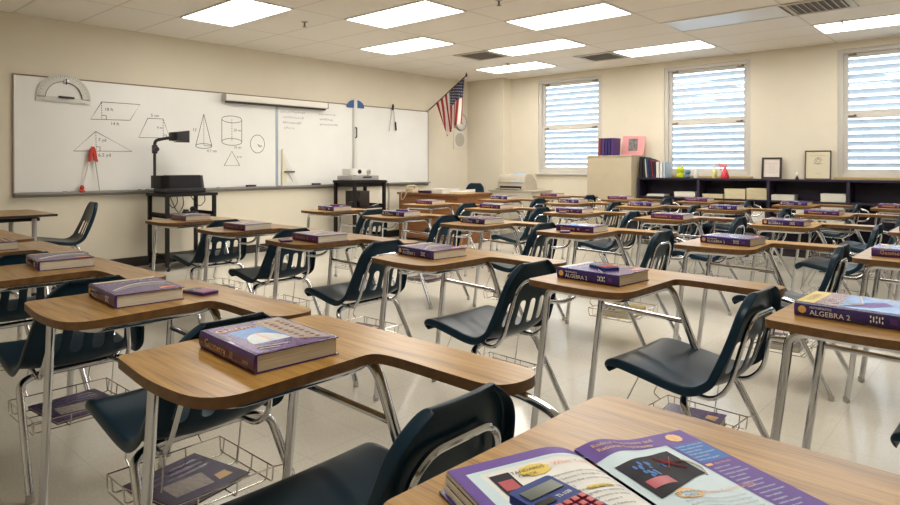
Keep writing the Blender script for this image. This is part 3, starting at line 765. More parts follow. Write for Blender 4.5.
# ------------------------------------------------------------------ tan cabinet and bookcase
r = thing('tall_cabinet', 'tan storage cabinet between two windows at the bookcase end', 'cabinet', (-4.665, 9.11, 0))
obj('body', B((0, 0, .665), (.74, .46, 1.31), 'cabinet_tan', .004), r); obj('top', B((0, -.005, 1.325), (.75, .475, .02), 'cabinet_tan', .003), r)
obj('front_panel', B((0, -.236, .67), (.736, .014, 1.26), 'cabinet_tan', .002), r)
obj('plinth', B((0, .01, .02), (.72, .43, .04), 'frame_black'), r)
BX0, BX1, BYF, BZ = -4.26, 1.95, 9.0, 1.0
r = thing('bookcase', 'long low dark navy bookcase running under the windows', 'bookcase', (BX0, BYF, 0)); L = BX1 - BX0; DP = YF - BYF - .018
obj('top', B((L / 2, DP / 2, BZ - .0125), (L, DP, .025), 'bookcase_laminate', .003), r)
obj('back_panel', B((L / 2, DP - .006, BZ / 2), (L, .012, BZ - .05), 'bookcase_laminate'), r)
k = 0
for xx in [0, .905, 1.82, 2.725, 3.63, 4.53, 5.43, L]:
    x_ = min(max(xx, .013), L - .013); obj('divider', B((x_, DP / 2 - .005, (BZ - .025) / 2), (.034 if 0 < xx < L else .026, DP - .012, BZ - .026), 'bookcase_laminate', .002), r)
for z in (.725, .415, .10): obj('shelf', B((L / 2, DP / 2 - .003, z - .0125), (L - .03, DP - .03, .024), 'bookcase_laminate', .002), r)
obj('kick_plate', B((L / 2, .04, .045), (L - .03, .012, .085), 'frame_black'), r)
# papers in the bookcase
stk = [(-4.0, .03, .26, 'paper', 'thin ragged stack of paper in the first bookcase bay'), (-3.56, .075, .30, 'paper', 'thick white ream stack beside the first bookcase divider'),
       (-3.17, .055, .27, 'paper_cream', 'low stack of worksheets at the start of the second bookcase bay'), (-2.87, .135, .27, 'paper_cream', 'tall yellowed paper stack in the middle of the second bookcase bay'),
       (-2.585, .15, .27, 'paper_cream', 'tallest yellowed paper stack against the second bookcase divider'), (-2.28, .072, .27, 'paper', 'white paper stack at the start of the third bookcase bay'),
       (-1.705, .10, .27, 'paper', 'white paper stack against the third bookcase divider')]
for x, h, wd, m_, l in stk: paper('paper_stack', l, 'paper', (x, BYF + .15, .7255), (wd, .22, h), m_, random.uniform(-.04, .04), 'paper stacks on the upper shelf')
for x, h, m_, l in [(-1.99, .27, 'paper', 'tall cream paper pile on the lower shelf, third bay, farther from the divider'), (-1.71, .27, 'paper', 'tall cream paper pile on the lower shelf against the third divider'), (-2.62, .16, 'paper', 'paper pile on the lower shelf at the end of the second bay'), (-3.2, .16, 'print_grey', 'grey pile of booklets on the lower shelf of the second bay')]:
    paper('paper_stack', l, 'paper', (x, BYF + .15, .4155), (.26, .22, h), m_, random.uniform(-.04, .04), 'paper stacks on the lower shelf')
def book_up(x, y, z, t, h, dp, m_, label, lean=0., grp=None, cat='book', name='upright_book', rz=0):
    r = thing(name, label, cat, (x, y, z), rz, grp)
    c = MB().box((-t / 2 + .0015, 0, h / 2), (.003, dp, h), m_).box((t / 2 - .0015, 0, h / 2), (.003, dp, h), m_).box((0, -dp / 2 + .0015, h / 2), (t, .003, h), m_)
    obj('cover', c, r); obj('page_block', B((0, .004, h / 2), (t - .007, dp - .012, h - .012), 'page_edges'), r)
    r.rotation_euler = (0, lean, rz); return r
# on the bookcase top, from the tan cabinet on
xx = -4.245
for t, h, m_, l, ln in [(.045, .305, 'binder_black', 'black binder at the very end of the bookcase top by the tan cabinet', 0), (.04, .30, 'binder_black', 'second black binder along the bookcase top', 0), (.022, .28, 'book_white', 'thin white booklet after the two black binders', -.08), (.028, .285, 'book_blue', 'blue upright book leaning on the white booklet', -.10), (.03, .275, 'book_navy', 'navy upright book next to the blue one', -.11), (.022, .265, 'book_red', 'red upright book leaning after the navy one', -.12), (.02, .25, 'book_navy', 'thin dark book leaning between the red book and white binders', -.13),
                        (.05, .235, 'book_white', 'white binder following the leaning books', 0), (.045, .23, 'book_white', 'second white binder beside the pale blue one', 0), (.035, .225, 'pale_blue', 'pale blue binder at the end of the upright row', 0)]:
    xx += t / 2 + abs(ln) * .02 + .003
    book_up(xx, BYF + .14, BZ + (.001 if ln == 0 else t / 2 * abs(ln)), t, h, .22, m_, l, ln, 'books and binders on the bookcase top', 'binder' if 'binder' in l and 'between' not in l else 'book', 'ring_binder' if 'binder' in l and 'between' not in l and 'after' not in l else 'upright_book'); xx += t / 2 + .003
# on the tan cabinet
for k in range(5):
    book_up(-4.85 + .054 * k, 9.02, 1.3385, .046, .265, .21, ['cover_maroon', 'book_purple', 'cover_indigo', 'cover_indigo', 'book_purple'][k], ['maroon upright textbook at the end on the tan cabinet', 'purple upright textbook second on the tan cabinet', 'indigo upright textbook in the middle on the tan cabinet', 'indigo upright textbook fourth on the tan cabinet', 'purple upright textbook beside the pink poster card'][k], .06, 'textbooks on the tan cabinet')
r = thing('poster_card', 'pink card with a dark photograph leaning on the tan cabinet', 'card', (-4.435, 9.20, 1.337)); r.rotation_euler = (math.radians(-8), 0, 0)
obj('card', B((0, 0, .152), (.37, .006, .30), 'pink_card', rot=Matrix.Rotation(.04, 3, 'Y')), r); obj('photograph', B((.0, -.0045, .165), (.15, .002, .19), 'photo_grey'), r)
# small things on the bookcase
r = thing('plush_toy', 'lime green toy on the bookcase below the middle window', 'toy', (-3.66, 9.13, BZ))
obj('body', MB().lathe([(.03, 0), (.055, .01), (.06, .04), (.045, .075), (.055, .10), (.06, .125), (.045, .15), (.0, .16)], (0, 0, 0), 'plush_lime', 14), r)
for sx in (-.03, .03): obj('ear', MB().lathe([(.016, 0), (.02, .015), (.0, .035)], (sx, 0, .143), 'plush_lime', 10), r)
r = thing('plush_toy', 'small blue toy beside the lime green one', 'toy', (-3.555, 9.13, BZ))
obj('body', MB().lathe([(.02, 0), (.036, .01), (.04, .03), (.03, .055)], (0, 0, 0), 'plush_blue', 14), r); obj('head', MB().lathe([(.02, -.03), (.042, -.01), (.042, .015), (.02, .035), (0, .04)], (.005, 0, .082), 'plush_blue', 14), r)
r = thing('glass_jar', 'clear pale jar standing between the toys and spray bottles', 'jar', (-3.43, 9.13, BZ))
obj('body', MB().lathe([(.03, 0), (.033, .01), (.033, .11), (.024, .125)], (0, 0, 0), 'clear_plastic', 16), r); obj('lid', MB().lathe([(.026, .122), (.026, .145), (.0, .146)], (0, 0, 0), 'white_plastic', 16), r)
r = thing('cleaner_bottle', 'pale yellow bottle next to the red spray bottle', 'bottle', (-3.17, 9.13, BZ))
obj('body', MB().lathe([(.03, 0), (.034, .01), (.034, .09), (.014, .13)], (0, 0, 0), 'lemon_liquid', 16), r); obj('cap', MB().lathe([(.015, .128), (.015, .19), (.0, .192)], (0, 0, 0), 'white_plastic', 12), r)
r = thing('spray_bottle', 'red spray bottle with pink trigger on the bookcase', 'bottle', (-3.03, 9.13, BZ))
obj('body', MB().lathe([(.055, 0), (.058, .01), (.05, .05), (.028, .12), (.016, .15)], (0, 0, 0), 'spray_red', 18), r)
sh = MB().box((-.035, 0, .185), (.12, .035, .045), 'spray_pink', .012, rot=Matrix.Rotation(math.radians(12), 3, 'Y')).lathe([(.02, .148), (.02, .175)], (0, 0, 0), 'spray_pink', 12); so = obj('spray_head', sh, r)
obj('trigger', MB().tube(fillet([(-.05, 0, .17), (-.06, 0, .14), (-.055, 0, .11)], .02), .007, 'spray_pink', 6), so)
def pframe(x, y, z, wd, ht, fw, m_, mm, label, art):
    r = thing('picture_frame', label, 'frame', (x, y, z)); r.rotation_euler = (math.radians(-6), 0, 0)
    f = MB()
    for c, d in [((-wd / 2 + fw / 2, ht / 2), (fw, ht)), ((wd / 2 - fw / 2, ht / 2), (fw, ht)), ((0, fw / 2), (wd - 2 * fw, fw)), ((0, ht - fw / 2), (wd - 2 * fw, fw))]: f.box((c[0], 0, c[1]), (d[0], .02, d[1]), m_, .003)
    obj('moulding', f, r); obj('sheet', B((0, .002, ht / 2), (wd - 1.6 * fw, .006, ht - 1.6 * fw), mm), r)
    a = MB(); art(a, wd, ht); obj('print', a, r)
    return r
def art_cert(a, w_, h_):
    for k in range(7):
        l = .03 + .05 * random.random(); a.tube([(-l, -.0015, h_ * (.72 - .07 * k)), (l, -.0015, h_ * (.72 - .07 * k))], .0012, 'print_grey', 4)
def art_sketch(a, w_, h_):
    a.strokes([[(.0 + .045 * math.cos(t_) * (1 - t_ / 14), -.0015, h_ * .64 + .05 * math.sin(t_) * (1 - t_ / 14)) for t_ in [k * .35 for k in range(34)]], [(-.05, -.0015, h_ * .56), (0, -.0015, h_ * .53), (.05, -.0015, h_ * .55)], [(-.01, -.0015, h_ * .74), (.02, -.0015, h_ * .69)]], .003, 'print_grey')
    a.strokes([[(-.09, -.0015, h_ * .82), (.09, -.0015, h_ * .82)], [(-.03, -.0015, h_ * .2), (.03, -.0015, h_ * .2)]], .0012, 'cover_brown')
pframe(-2.47, 9.27, BZ, .25, .29, .026, 'frame_black', 'certificate_paper', 'smaller dark-framed certificate leaning on the wall above the bookcase', art_cert)
pframe(-1.92, 9.27, BZ, .30, .375, .013, 'frame_bronze', 'mat_board', 'larger thin-framed drawing on cream mat leaning on the wall', art_sketch)
r = thing('figurine', 'tiny dark and white figurine between the two picture frames', 'figurine', (-2.13, 9.15, BZ))
obj('base', MB().lathe([(.024, 0), (.024, .012), (.014, .02), (.018, .035), (.0, .045)], (0, 0, 0), 'frame_black', 14), r); obj('head', MB().lathe([(.008, .04), (.018, .055), (.016, .08), (.0, .09)], (0, 0, 0), 'white_plastic', 12), r)

# ------------------------------------------------------------------ seats
def shell_mesh(w_front, w_mid, w_top, seat_len, back_h, lean, slots=4, thick=.006):
    # profile, sitter facing -x; x=0 at the front lip
    prof = [(.016, -.036), (.001, -.012), (.012, .010), (.05, .017), (seat_len * .35, .004), (seat_len * .6, -.014), (seat_len * .82, -.028)]
    bx = seat_len * .955; bz = -.024; zb_ = .008
    prof += [(bx, bz), (seat_len + .018, zb_)]
    for k in range(1, 12):
        t = k / 11; z = zb_ + (back_h - zb_) * t
        prof.append((seat_len + .018 + math.tan(lean) * (z - zb_) + .012 * math.sin(t * PI), z))
    NV = len(prof); wid = []
    for i in range(NV):
        if i < 7: t = i / 6; wid.append(w_front + (w_mid - w_front) * min(1, t * 1.3))
        else:
            t = (i - 7) / (NV - 8); wid.append(w_mid + (w_top - w_mid) * t ** 1.4)
    wid[0] *= .90; wid[1] *= .96; wid[-1] *= .60; wid[-2] *= .84; wid[-3] *= .95; wid[-4] *= .99
    gap = 1.48 / max(1, slots)
    us = sorted([-1, -.94, -.80, .80, .94, 1] + [-.74 + gap * k + gap * f for k in range(slots) for f in (.26, .74)])
    if slots == 0: us = [-1, -.94, -.8, -.4, 0, .4, .8, .94, 1]
    cells = [us.index(-.74 + gap * k + gap * .26) + 1 for k in range(slots)]
    bm = bmesh.new(); g = []
    def P(i, u, off):
        px, pz = prof[i]
        tang = V(prof[min(NV - 1, i + 1)]) - V(prof[max(0, i - 1)]); tang.normalize(); nrm = V((-tang.y, tang.x))   # towards the sitter
        t = max(0, (i - 7) / (NV - 8))
        c = (.012 if i < 7 else .030 * (1 - t) ** .8 + .006) * (abs(u) ** 2.4)
        if i <= 2: c *= .2
        return bm.verts.new((px + nrm.x * (c + off), u * wid[i] / 2, pz + nrm.y * (c + off)))
    for i in range(NV):
        roll = [-.004, -.010, -.022][i] if i < 3 else -.032
        g.append([P(i, -1.008, roll)] + [P(i, u, 0) for u in us] + [P(i, 1.008, roll)])
    top = [P(NV - 1, u * .99, -.022) for u in us]
    for v in top: v.co.z += .004
    g.append([P(NV - 1, -.96, -.026)] + top + [P(NV - 1, .96, -.026)])
    NU = len(us) + 2
    for i in range(NV):
        for j in range(NU - 1):
            if j in cells and 9 <= i <= 12: continue
            bm.faces.new([g[i][j], g[i + 1][j], g[i + 1][j + 1], g[i][j + 1]])
    me = bpy.data.meshes.new('seat_shell'); bm.to_mesh(me); bm.free()
    o = bpy.data.objects.new('tmp', me); COL.objects.link(o)
    s = o.modifiers.new('s', 'SOLIDIFY'); s.thickness = thick; s.offset = 0
    s = o.modifiers.new('d', 'SUBSURF'); s.levels = 2; s.render_levels = 2
    dg = bpy.context.evaluated_depsgraph_get(); dg.update()
    m2 = bpy.data.meshes.new_from_object(o.evaluated_get(dg)); bpy.data.objects.remove(o)
    m2.materials.clear(); m2.materials.append(MATS['navy_plastic']); m2.polygons.foreach_set('use_smooth', [True] * len(m2.polygons)); m2.name = 'seat_shell'
    return m2
def shift(me, d):
    me.transform(Matrix.Translation(V(d))); return me

# the tablet-arm student desk. local: x from the front edge back towards the sitter's back, y from the sitter's left to right
ZT_ = .73
DY = .305         # middle of the seat across the desk
PD = Proto('student_desk')
outl = fillet2d([(0, .02), (.24, -.005), (.43, .02), (.412, .445), (.48, .455), (.775, .448), (.785, .60), (0, .60)], [.025, .15, .13, .065, .03, .10, .07, .05], 6)
d = MB(); d.sharp = 50
d.prism(outl, ZT_ - .024, ZT_, 'oak_laminate', 'oak_edge')
DT = PD.add('desktop', d)
R1 = .0135
def front_leg(y):
    return MB().tube(fillet([(-.03, y, .02), (.045, y, .60), (.055, y, .692), (.22, y, .692)], [0, .03, .07, 0]), R1, 'chrome', 12)
def glide(x, y, ang=0):
    return MB().lathe([(.013, 0), (.0155, .003), (.0155, .010), (.0145, .02), (.0145, .03)], (x, y, 0), 'aluminium', 14)
for y in (.085, .49):
    i = PD.add('leg', front_leg(y)); PD.add('glide', glide(-.032, y), i)
PD.add('support_rail', MB().tube(fillet([(.20, .085, .692), (.375, .085, .692), (.375, .47, .692), (.20, .49, .692)], [0, .06, .06, 0]), R1 * .95, 'chrome', 12))
PD.add('arm_post', MB().tube(fillet([(.20, .49, .690), (.375, .485, .690), (.475, .495, .44), (.53, .50, .386), (.575, .44, .383)], [0, .05, .06, .05, 0]), R1, 'chrome', 12))
PD.add('crossbar', MB().tube([(.030, .49, .565), (.425, .49, .555)], .0095, 'chrome', 10))
for s in (-1, 1):
    y0 = .345 + s * .24
    i = PD.add('leg', MB().tube(fillet([(.775, y0, .02), (.595, .335 + s * .215, .37), (.575, .33 + s * .14, .383), (.575, .33, .383)], [0, .07, .03, 0]), R1, 'chrome', 12))
    PD.add('glide', glide(.777, y0), i)
SX = .295
sh_ = shift(shell_mesh(.40, .43, .30, .405, .312, math.radians(12.5)), (SX, DY, .447))
SI = PD.add('seat_shell', sh_)
# tube frame behind the back
bf = []
zs = [.398, .40, .46, .66]
for s in (-1, 1):
    bf.append([(.44, DY + s * .12, .402), (.685, DY + s * .145, .392), (.738, DY + s * .15, .445), (.786, DY + s * .118, .65)])
path = bf[0] + [(.794, DY - .08, .685), (.794, DY + .08, .685)] + bf[1][::-1]
PD.add('back_frame', MB().tube(fillet(path, [0, .05, .05, .05, .05, .05, .05, .05, .05, 0]), .0085, 'chrome', 10))
PD.add('arm_support', MB().tube(fillet([(.62, .53, .698), (.78, .53, .696), (.865, .535, .668), (.865, .52, .59), (.83, .47, .565), (.768, .425, .57)], [0, .05, .05, .05, .04, 0]), .0105, 'chrome', 12))
for s in (-1, 1):
    sc = MB().lathe([(.008, 0), (.007, .003), (.0, .004)], (.42, DY + s * .09, .448), 'aluminium', 10); PD.add('bolt', sc)
# wire book basket
bk = MB(); x0, x1, y0, y1, zb, zr = .34, .66, .335 - .185, .335 + .185, .18, .23
wr = .0026
bk.tube([(x0, y0, zr), (x1, y0, zr), (x1, y1, zr), (x0, y1, zr)], wr, 'steel_wire', 6, closed=True)
for k in range(4):
    y = y0 + (y1 - y0) * k / 3; bk.tube(fillet([(x0, y, zr), (x0 + .006, y, zb), (x1 - .006, y, zb), (x1, y, zr)], .012), wr, 'steel_wire', 6)
for k in range(4):
    x = x0 + .03 + (x1 - x0 - .06) * k / 3; bk.tube(fillet([(x, y0, zr), (x, y0 + .006, zb), (x, y1 - .006, zb), (x, y1, zr)], .012), wr, 'steel_wire', 6)
for s in (-1, 1):
    y = .335 + s * .12
    bk.tube(fillet([(x0, y, zr), (x0 - .03, y, zr + .02), (x0 + .06, y, .43)], .012), wr, 'steel_wire', 6)
    bk.tube(fillet([(x1, .335 + s * .185, zr), (x1 + .01, .335 + s * .21, zr), (.678, .341 + s * .231, .23)], .01), wr, 'steel_wire', 6)
    bk.tube([(x1 - .10, y, zr), (x1 - .07, y, .42)], wr, 'steel_wire', 6)
BKI = PD.add('book_basket', bk)

ROWN = {'F': 'row nearest bookcase', 'E': 'second row from bookcase', 'D': 'third row from bookcase', 'C': 'third row from camera', 'B': 'second row from camera', 'A': 'row nearest camera'}
ORDN = ['', 'first', 'second', 'third', 'fourth', 'fifth', 'sixth']
DESKS = {'A0': (-.62, .54, -2), 'A1': (-1.575, .57, 0), 'A2': (-2.43, .60, 0), 'A3': (-3.38, .57, 0), 'A4': (-4.34, .60, 0), 'A5': (-5.32, .62, 0),
 'B0': (-.545, 1.98, -2), 'B1': (-1.44, 2.06, -4), 'B2': (-2.36, 2.04, -3), 'B3': (-3.4, 2.10, -1), 'B4': (-4.35, 2.14, 0), 'B5': (-5.33, 2.19, 0),
 'C0': (-.59, 3.59, 0), 'C1': (-1.46, 3.54, 0), 'C2': (-2.46, 3.62, 0), 'C3': (-3.34, 3.60, 0), 'C4': (-4.36, 3.68, 0), 'C5': (-5.36, 3.73, 0),
 'D0': (-.64, 5.15, 0), 'D1': (-1.51, 5.08, 0), 'D2': (-2.45, 5.09, 0), 'D3': (-3.38, 5.10, 0), 'D4': (-4.33, 5.05, 0), 'D5': (-5.35, 5.11, 0),
 'E1': (-1.52, 6.44, 0), 'E2': (-2.47, 6.56, 0), 'E3': (-3.31, 6.42, 0), 'E4': (-4.23, 6.42, 0), 'E5': (-5.34, 6.51, 0),
 'F1': (-1.14, 7.88, 0), 'F2': (-2.07, 7.79, 0), 'F3': (-3.18, 7.79, 0), 'F4': (-4.12, 7.60, 0), 'F5': (-5.31, 7.75, 0)}
def spot(k):
    n = int(k[1]); o = 6 - n
    return '%s from whiteboard in %s' % (ORDN[o], ROWN[k[0]])
DL = {'A0': 'oak-topped desk with navy seat, under the open book, closest to the camera', 'A1': 'oak-topped desk with navy seat, under the geometry book with blue dome cover'}
for k, (x, y, a) in list(DESKS.items()):
    x -= .012; DESKS[k] = (x, y, a)
    o_ = PD.place(DL.get(k, 'oak desk with navy seat, ' + spot(k)), 'desk', (x, y, 0), math.radians(a), 'tablet-arm student desks')
    if k[0] == 'A': o_.scale.x = 1.05
def on_desk(k, lx, ly):
    x, y, a = DESKS[k]; a = math.radians(a)
    return x + lx * math.cos(a) - ly * math.sin(a), y + lx * math.sin(a) + ly * math.cos(a)

# ------------------------------------------------------------------ textbooks (local: spine along x on y=0, top of the book at x=0)
BL, BW_, BT = .285, .215, .042
def textbook(kind):
    P = Proto('textbook')
    cov = {'geo': 'cover_purple', 'alg': 'cover_indigo', 'algy': 'cover_indigo', 'road': 'cover_purple', 'mag': 'cover_magenta'}[kind]
    c = MB()
    c.box((BL / 2, BW_ / 2 + .003, .0015), (BL, BW_ - .004, .003), cov, .001).box((BL / 2, BW_ / 2 + .003, BT - .0015), (BL, BW_ - .004, .003), cov, .001)
    n = 6; a0 = []; a1 = []
    for i in range(n + 1):
        a = PI * i / n; yy = .004 - .006 * math.sin(a); zz = BT / 2 - BT / 2 * math.cos(a)
        a0.append((yy, zz))
    inn = [(.007, z) for _, z in a0[::-1]]
    ring = a0 + inn; r0 = [c.bm.verts.new((0, y, z)) for y, z in ring]; r1 = [c.bm.verts.new((BL, y, z)) for y, z in ring]
    for i in range(len(ring)): c.face([r0[i], r0[(i + 1) % len(ring)], r1[(i + 1) % len(ring)], r1[i]], cov)
    c.face(r0[::-1], cov); c.face(r1, cov)
    CI = P.add('cover', c)
    P.add('page_block', B((BL / 2, BW_ / 2 + .002, BT / 2), (BL - .008, BW_ - .012, BT - .006), 'page_edges'))
    z = BT + .0003; a = MB()
    def q(pts, m_, dz=0): a.poly([(x, y, z + dz) for x, y in pts], m_)
    # reading direction on the cover runs along +y, down the page is +x
    M = lambda x, y: frame_m((x, y, z + .0006), (0, 1, 0), (-1, 0, 0))
    if kind == 'geo':
        q([(.004, .012), (.279, .012), (.279, .21), (.004, .21)], 'cover_violet')
        q([(.075, .035), (.06, .13), (.21, .135), (.215, .05)], 'cover_sky', .0002)
        dome = [(.115 + .085 * (k / 10), .035 + .0 + .10 * (k / 10)) for k in range(0)]
        dome = [(.208 - .085 * math.sin(PI * k / 16), .085 - .047 * math.cos(PI * k / 16)) for k in range(17)]
        q(dome, 'cover_dome', .0004); q([(.128, .083), (.128, .087), (.208, .087), (.208, .083)], 'print_orange', .0005)
        q([(.02, .13), (.01, .208), (.275, .208), (.225, .135)], 'cover_steel', .0003)
        for k in range(9):
            for j in range(2):
                x_ = .05 + .024 * k; y_ = .155 + .03 * j
                a.lathe([(.0075, z + .0005), (.006, z + .0016), (.0, z + .002)], (x_, y_, 0), 'cover_brown', 8)
        a.text('Geometry', .040, M(.062, .018), 'print_gold')
        a.strokes([[(.235, .03, z + .001), (.25, .10, z + .001)], [(.25, .03, z + .001), (.262, .075, z + .001)]], .0012, 'print_white')
    elif kind in ('alg', 'road', 'mag'):
        q([(.004, .010), (.281, .010), (.281, .212), (.004, .212)], 'cover_violet' if kind != 'mag' else 'cover_mauve')
        q([(.004, .010), (.030, .010), (.030, .212), (.004, .212)], 'cover_cream', .0002)
        road = []; rb = []
        for k in range(13):
            t = k / 12; y_ = .02 + .185 * t; x_ = .20 - .085 * math.sin(t * 2.4); road.append((x_, y_)); rb.append((x_ + .03 + .05 * t, y_))
        for k in range(12): q([road[k], road[k + 1], rb[k + 1], rb[k]], 'cover_road', .0003)
        a.strokes([[(p_[0], p_[1], z + .0006) for p_ in road]], .0012, 'print_white')
        a.text('GEOMETRY' if kind == 'mag' else ('ALGEBRA 2' if kind == 'alg' else 'ALGEBRA 1'), .034, M(.085, .018), 'cover_steel')
        q([(.235, .15), (.235, .20), (.262, .20), (.262, .15)], 'print_orange', .0006)
    else:
        q([(.002, .010), (.050, .010), (.050, .212), (.002, .212)], 'cover_yellow')
        q([(.050, .010), (.115, .010), (.100, .212), (.050, .212)], 'cover_mauve')
        q([(.115, .010), (.283, .010), (.283, .212), (.100, .212)], 'cover_sky')
        a.strokes([ell(.085, .06, .018, .026)], .001, 'print_white') if False else None
        a.strokes([[(x_, y_, z + .0006) for x_, y_ in ell(.085, .07, .016, .028)]], .0015, 'print_white')
        a.strokes([[(.12, .02, z + .0006), (.16, .09, z + .0006), (.13, .2, z + .0006)]], .002, 'print_white')
        a.text('ALGEBRA', .026, M(.034, .05), 'cover_brown')
        dk = [(.13, .03), (.15, .10), (.20, .16), (.23, .12), (.19, .05)]; q(dk, 'print_purple', .0003)
    P.add('cover_print', a)
    # spine lettering
    s = MB(); S = lambda x, zz: frame_m((x, -.0026, zz), (1, 0, 0), (0, 0, 1))
    if kind == 'geo' or kind == 'mag':
        s.text('Geometry', .027, S(.035, .013), 'print_gold'); s.text('III', .022, S(.168, .013), 'print_gold'); s.text('MATH', .010, S(.232, .016), 'print_gold')
    else:
        s.text('ALGEBRA 2' if kind != 'road' else 'ALGEBRA 1', .021, S(.042, .008), 'print_white'); s.text('MATHEMATICS', .0085, S(.042, .027), 'print_white')
        s.lathe([(.011, -.0004), (.011, .0002)], (.022, -.0026, BT / 2), 'print_gold', 16, 'Y')
        for k in range(5): s.box((.196 + .007 * k, -.0024, BT / 2), (.003, .0006, .016 if k % 2 else .020), 'print_white')
        s.box((.25, -.0024, BT / 2), (.018, .0006, .016), 'cover_violet')
    for v in s.bm.verts:      # wrap onto the rounded spine
        t = (v.co.z - BT / 2) / (BT / 2); v.co.y = .004 - .006 * math.sqrt(max(0, 1 - t * t)) - .0004 + (v.co.y + .0026)
    P.add('spine_lettering', s)
    return P
TB = {k: textbook(k) for k in ('geo', 'alg', 'algy', 'road', 'mag')}
BOOKS = {'A1': ('geo', -1.505, .755, -4), 'A2': ('road', -2.39, .80, -4), 'A3': ('road', -3.38, .87, -6), 'A4': ('geo', -4.36 + .06, .80, -4), 
 'B0': ('algy', -.50, 2.115, -3), 'B1': ('alg', -1.38, 2.19, -6), 'B2': ('alg', -2.35, 2.23, -8), 'B3': ('mag', -3.29, 2.24, -5), 'B4': ('mag', -4.23, 2.30, 0), 'B5': ('mag', -5.28, 2.40, -3),
 'C0': ('geo', -.54, 3.75, -1), 'C1': ('alg', -1.38, 3.74, -7), 'C2': ('geo', -2.38, 3.765, 0), 'C3': ('alg', -3.30, 3.81, -9), 'C4': ('alg', -4.28, 3.86, 0), 'C5': ('alg', -5.28, 3.90, -6),
 'D0': ('alg', -.60, 5.28, 0), 'D1': ('alg', -1.45, 5.20, -2), 'D2': ('mag', -2.34, 5.20, -3), 'D3': ('geo', -3.32, 5.25, -1), 'D4': ('geo', -4.27, 5.25, -4), 'D5': ('mag', -5.30, 5.32, -5),
 'E1': ('geo', -1.47, 6.56, -2), 'E2': ('alg', -2.38, 6.67, -2), 'E3': ('alg', -3.27, 6.66, -3), 'E4': ('alg', -4.18, 6.66, -2), 'E5': ('alg', -5.30, 6.75, -3),
 'F1': ('mag', -1.10, 8.04, 0), 'F2': ('alg', -2.02, 7.90, -2), 'F3': ('mag', -3.14, 7.98, -3), 'F4': ('mag', -4.10, 7.76, -2), 'F5': ('mag', -5.24, 7.86, -2)}
BD = {'geo': 'purple geometry textbook', 'road': 'thick purple textbook with curving road cover', 'alg': 'dark blue algebra textbook', 'algy': 'algebra textbook with yellow band on its cover', 'mag': 'plum-coloured textbook'}
for k, (kd, x, y, a) in BOOKS.items():
    l = {'A1': 'purple geometry textbook with blue dome on its cover', 'B0': 'large dark blue algebra textbook with a yellow cover band'}.get(k, '%s on desk %s' % (BD[kd], spot(k)))
    TB[kd].place(l, 'book', (x, y, ZT_), math.radians(a), 'textbooks on the desks')
# books in the wire baskets
def flat_book(w_, d_, t, m_, kind):
    P = Proto('basket_book'); c = MB()
    c.box((0, 0, .001), (w_, d_, .002), m_).box((0, 0, t - .001), (w_, d_, .002), m_).box((-w_ / 2 + .001, 0, t / 2), (.002, d_, t), m_); P.add('cover', c)
    P.add('page_block', B((0, 0, t / 2), (w_ - .008, d_ - .008, t - .0045), 'page_edges'))
    a = MB(); z = t + .0004
    a.poly([(-.02, -.08, z), (.07, -.09, z), (.09, .03, z), (0, .05, z)], 'cover_steel'); a.poly([(.05, .06, z), (.09, .05, z), (.09, .1, z), (.05, .1, z)], 'print_gold')
    for kx in range(3): a.poly([(-.10 + .03 * kx, -.11, z), (-.085 + .03 * kx, -.11, z), (-.085 + .03 * kx, .1, z), (-.10 + .03 * kx, .1, z)], 'cover_indigo')
    P.add('cover_print', a); return P
FB = [flat_book(.27, .26, .012, 'magazine_dark', 0), flat_book(.22, .285, .035, 'cover_purple', 1), flat_book(.22, .285, .04, 'cover_yellow', 2), flat_book(.21, .27, .03, 'cover_mauve', 3)]
for k, v, dx, dy, a in [('A2', 0, 0, 0, .2), ('A3', 0, 0, .02, .1), ('A4', 1, 0, 0, 0), ('B1', 1, .0, .02, .1), ('B2', 1, 0, .02, -.05), ('B3', 3, 0, .0, .2), ('B4', 3, 0, 0, .1), ('B5', 0, 0, 0, .1), ('B0', 3, 0, 0, 0), ('C0', 1, 0, 0, 0), ('C1', 3, 0, 0, .05), ('C2', 2, 0, 0, .1), ('C3', 3, 0, 0, .0), ('C4', 0, 0, 0, .1), ('D2', 1, 0, 0, 0), ('D1', 3, 0, 0, 0)]:
    x, y = on_desk(k, .50 + dx, .335 + dy)
    FB[v].place('%s in the basket of desk %s' % (['floppy dark workbook', 'purple book', 'yellow-spined book', 'mauve book'][v], spot(k)), 'book', (x, y, .1835), a, 'books in the seat baskets')

# ------------------------------------------------------------------ calculators
def calculator(body, kc='calc_keys'):
    P = Proto('calculator'); W_, L_ = .066, .115
    b = MB().prism(fillet2d([(-L_ / 2, -W_ / 2), (L_ / 2, -W_ / 2), (L_ / 2, W_ / 2), (-L_ / 2, W_ / 2)], [.006] * 4, 3), 0, .010, body); P.add('case', b)
    P.add('display', B((-.037, 0, .0105), (.018, .052, .002), 'calc_screen', .0005)); P.add('solar_cell', B((-.017, -.015, .0104), (.010, .024, .0015), 'lens_glass'))
    kz = MB()
    for i in range(5):
        for j in range(5): kz.box((.0 + .0112 * i, -.024 + .012 * j, .0112), (.0075, .0085, .004), kc, .001)
    P.add('keys', kz)
    t = MB(); t.text('TI-108', .0085, frame_m((-.0145, .003, .0104), (0, 1, 0), (-1, 0, 0)), 'print_white'); P.add('lettering', t)
    return P
CB, CP = calculator('calc_blue'), calculator('calc_purple', 'key_pink')
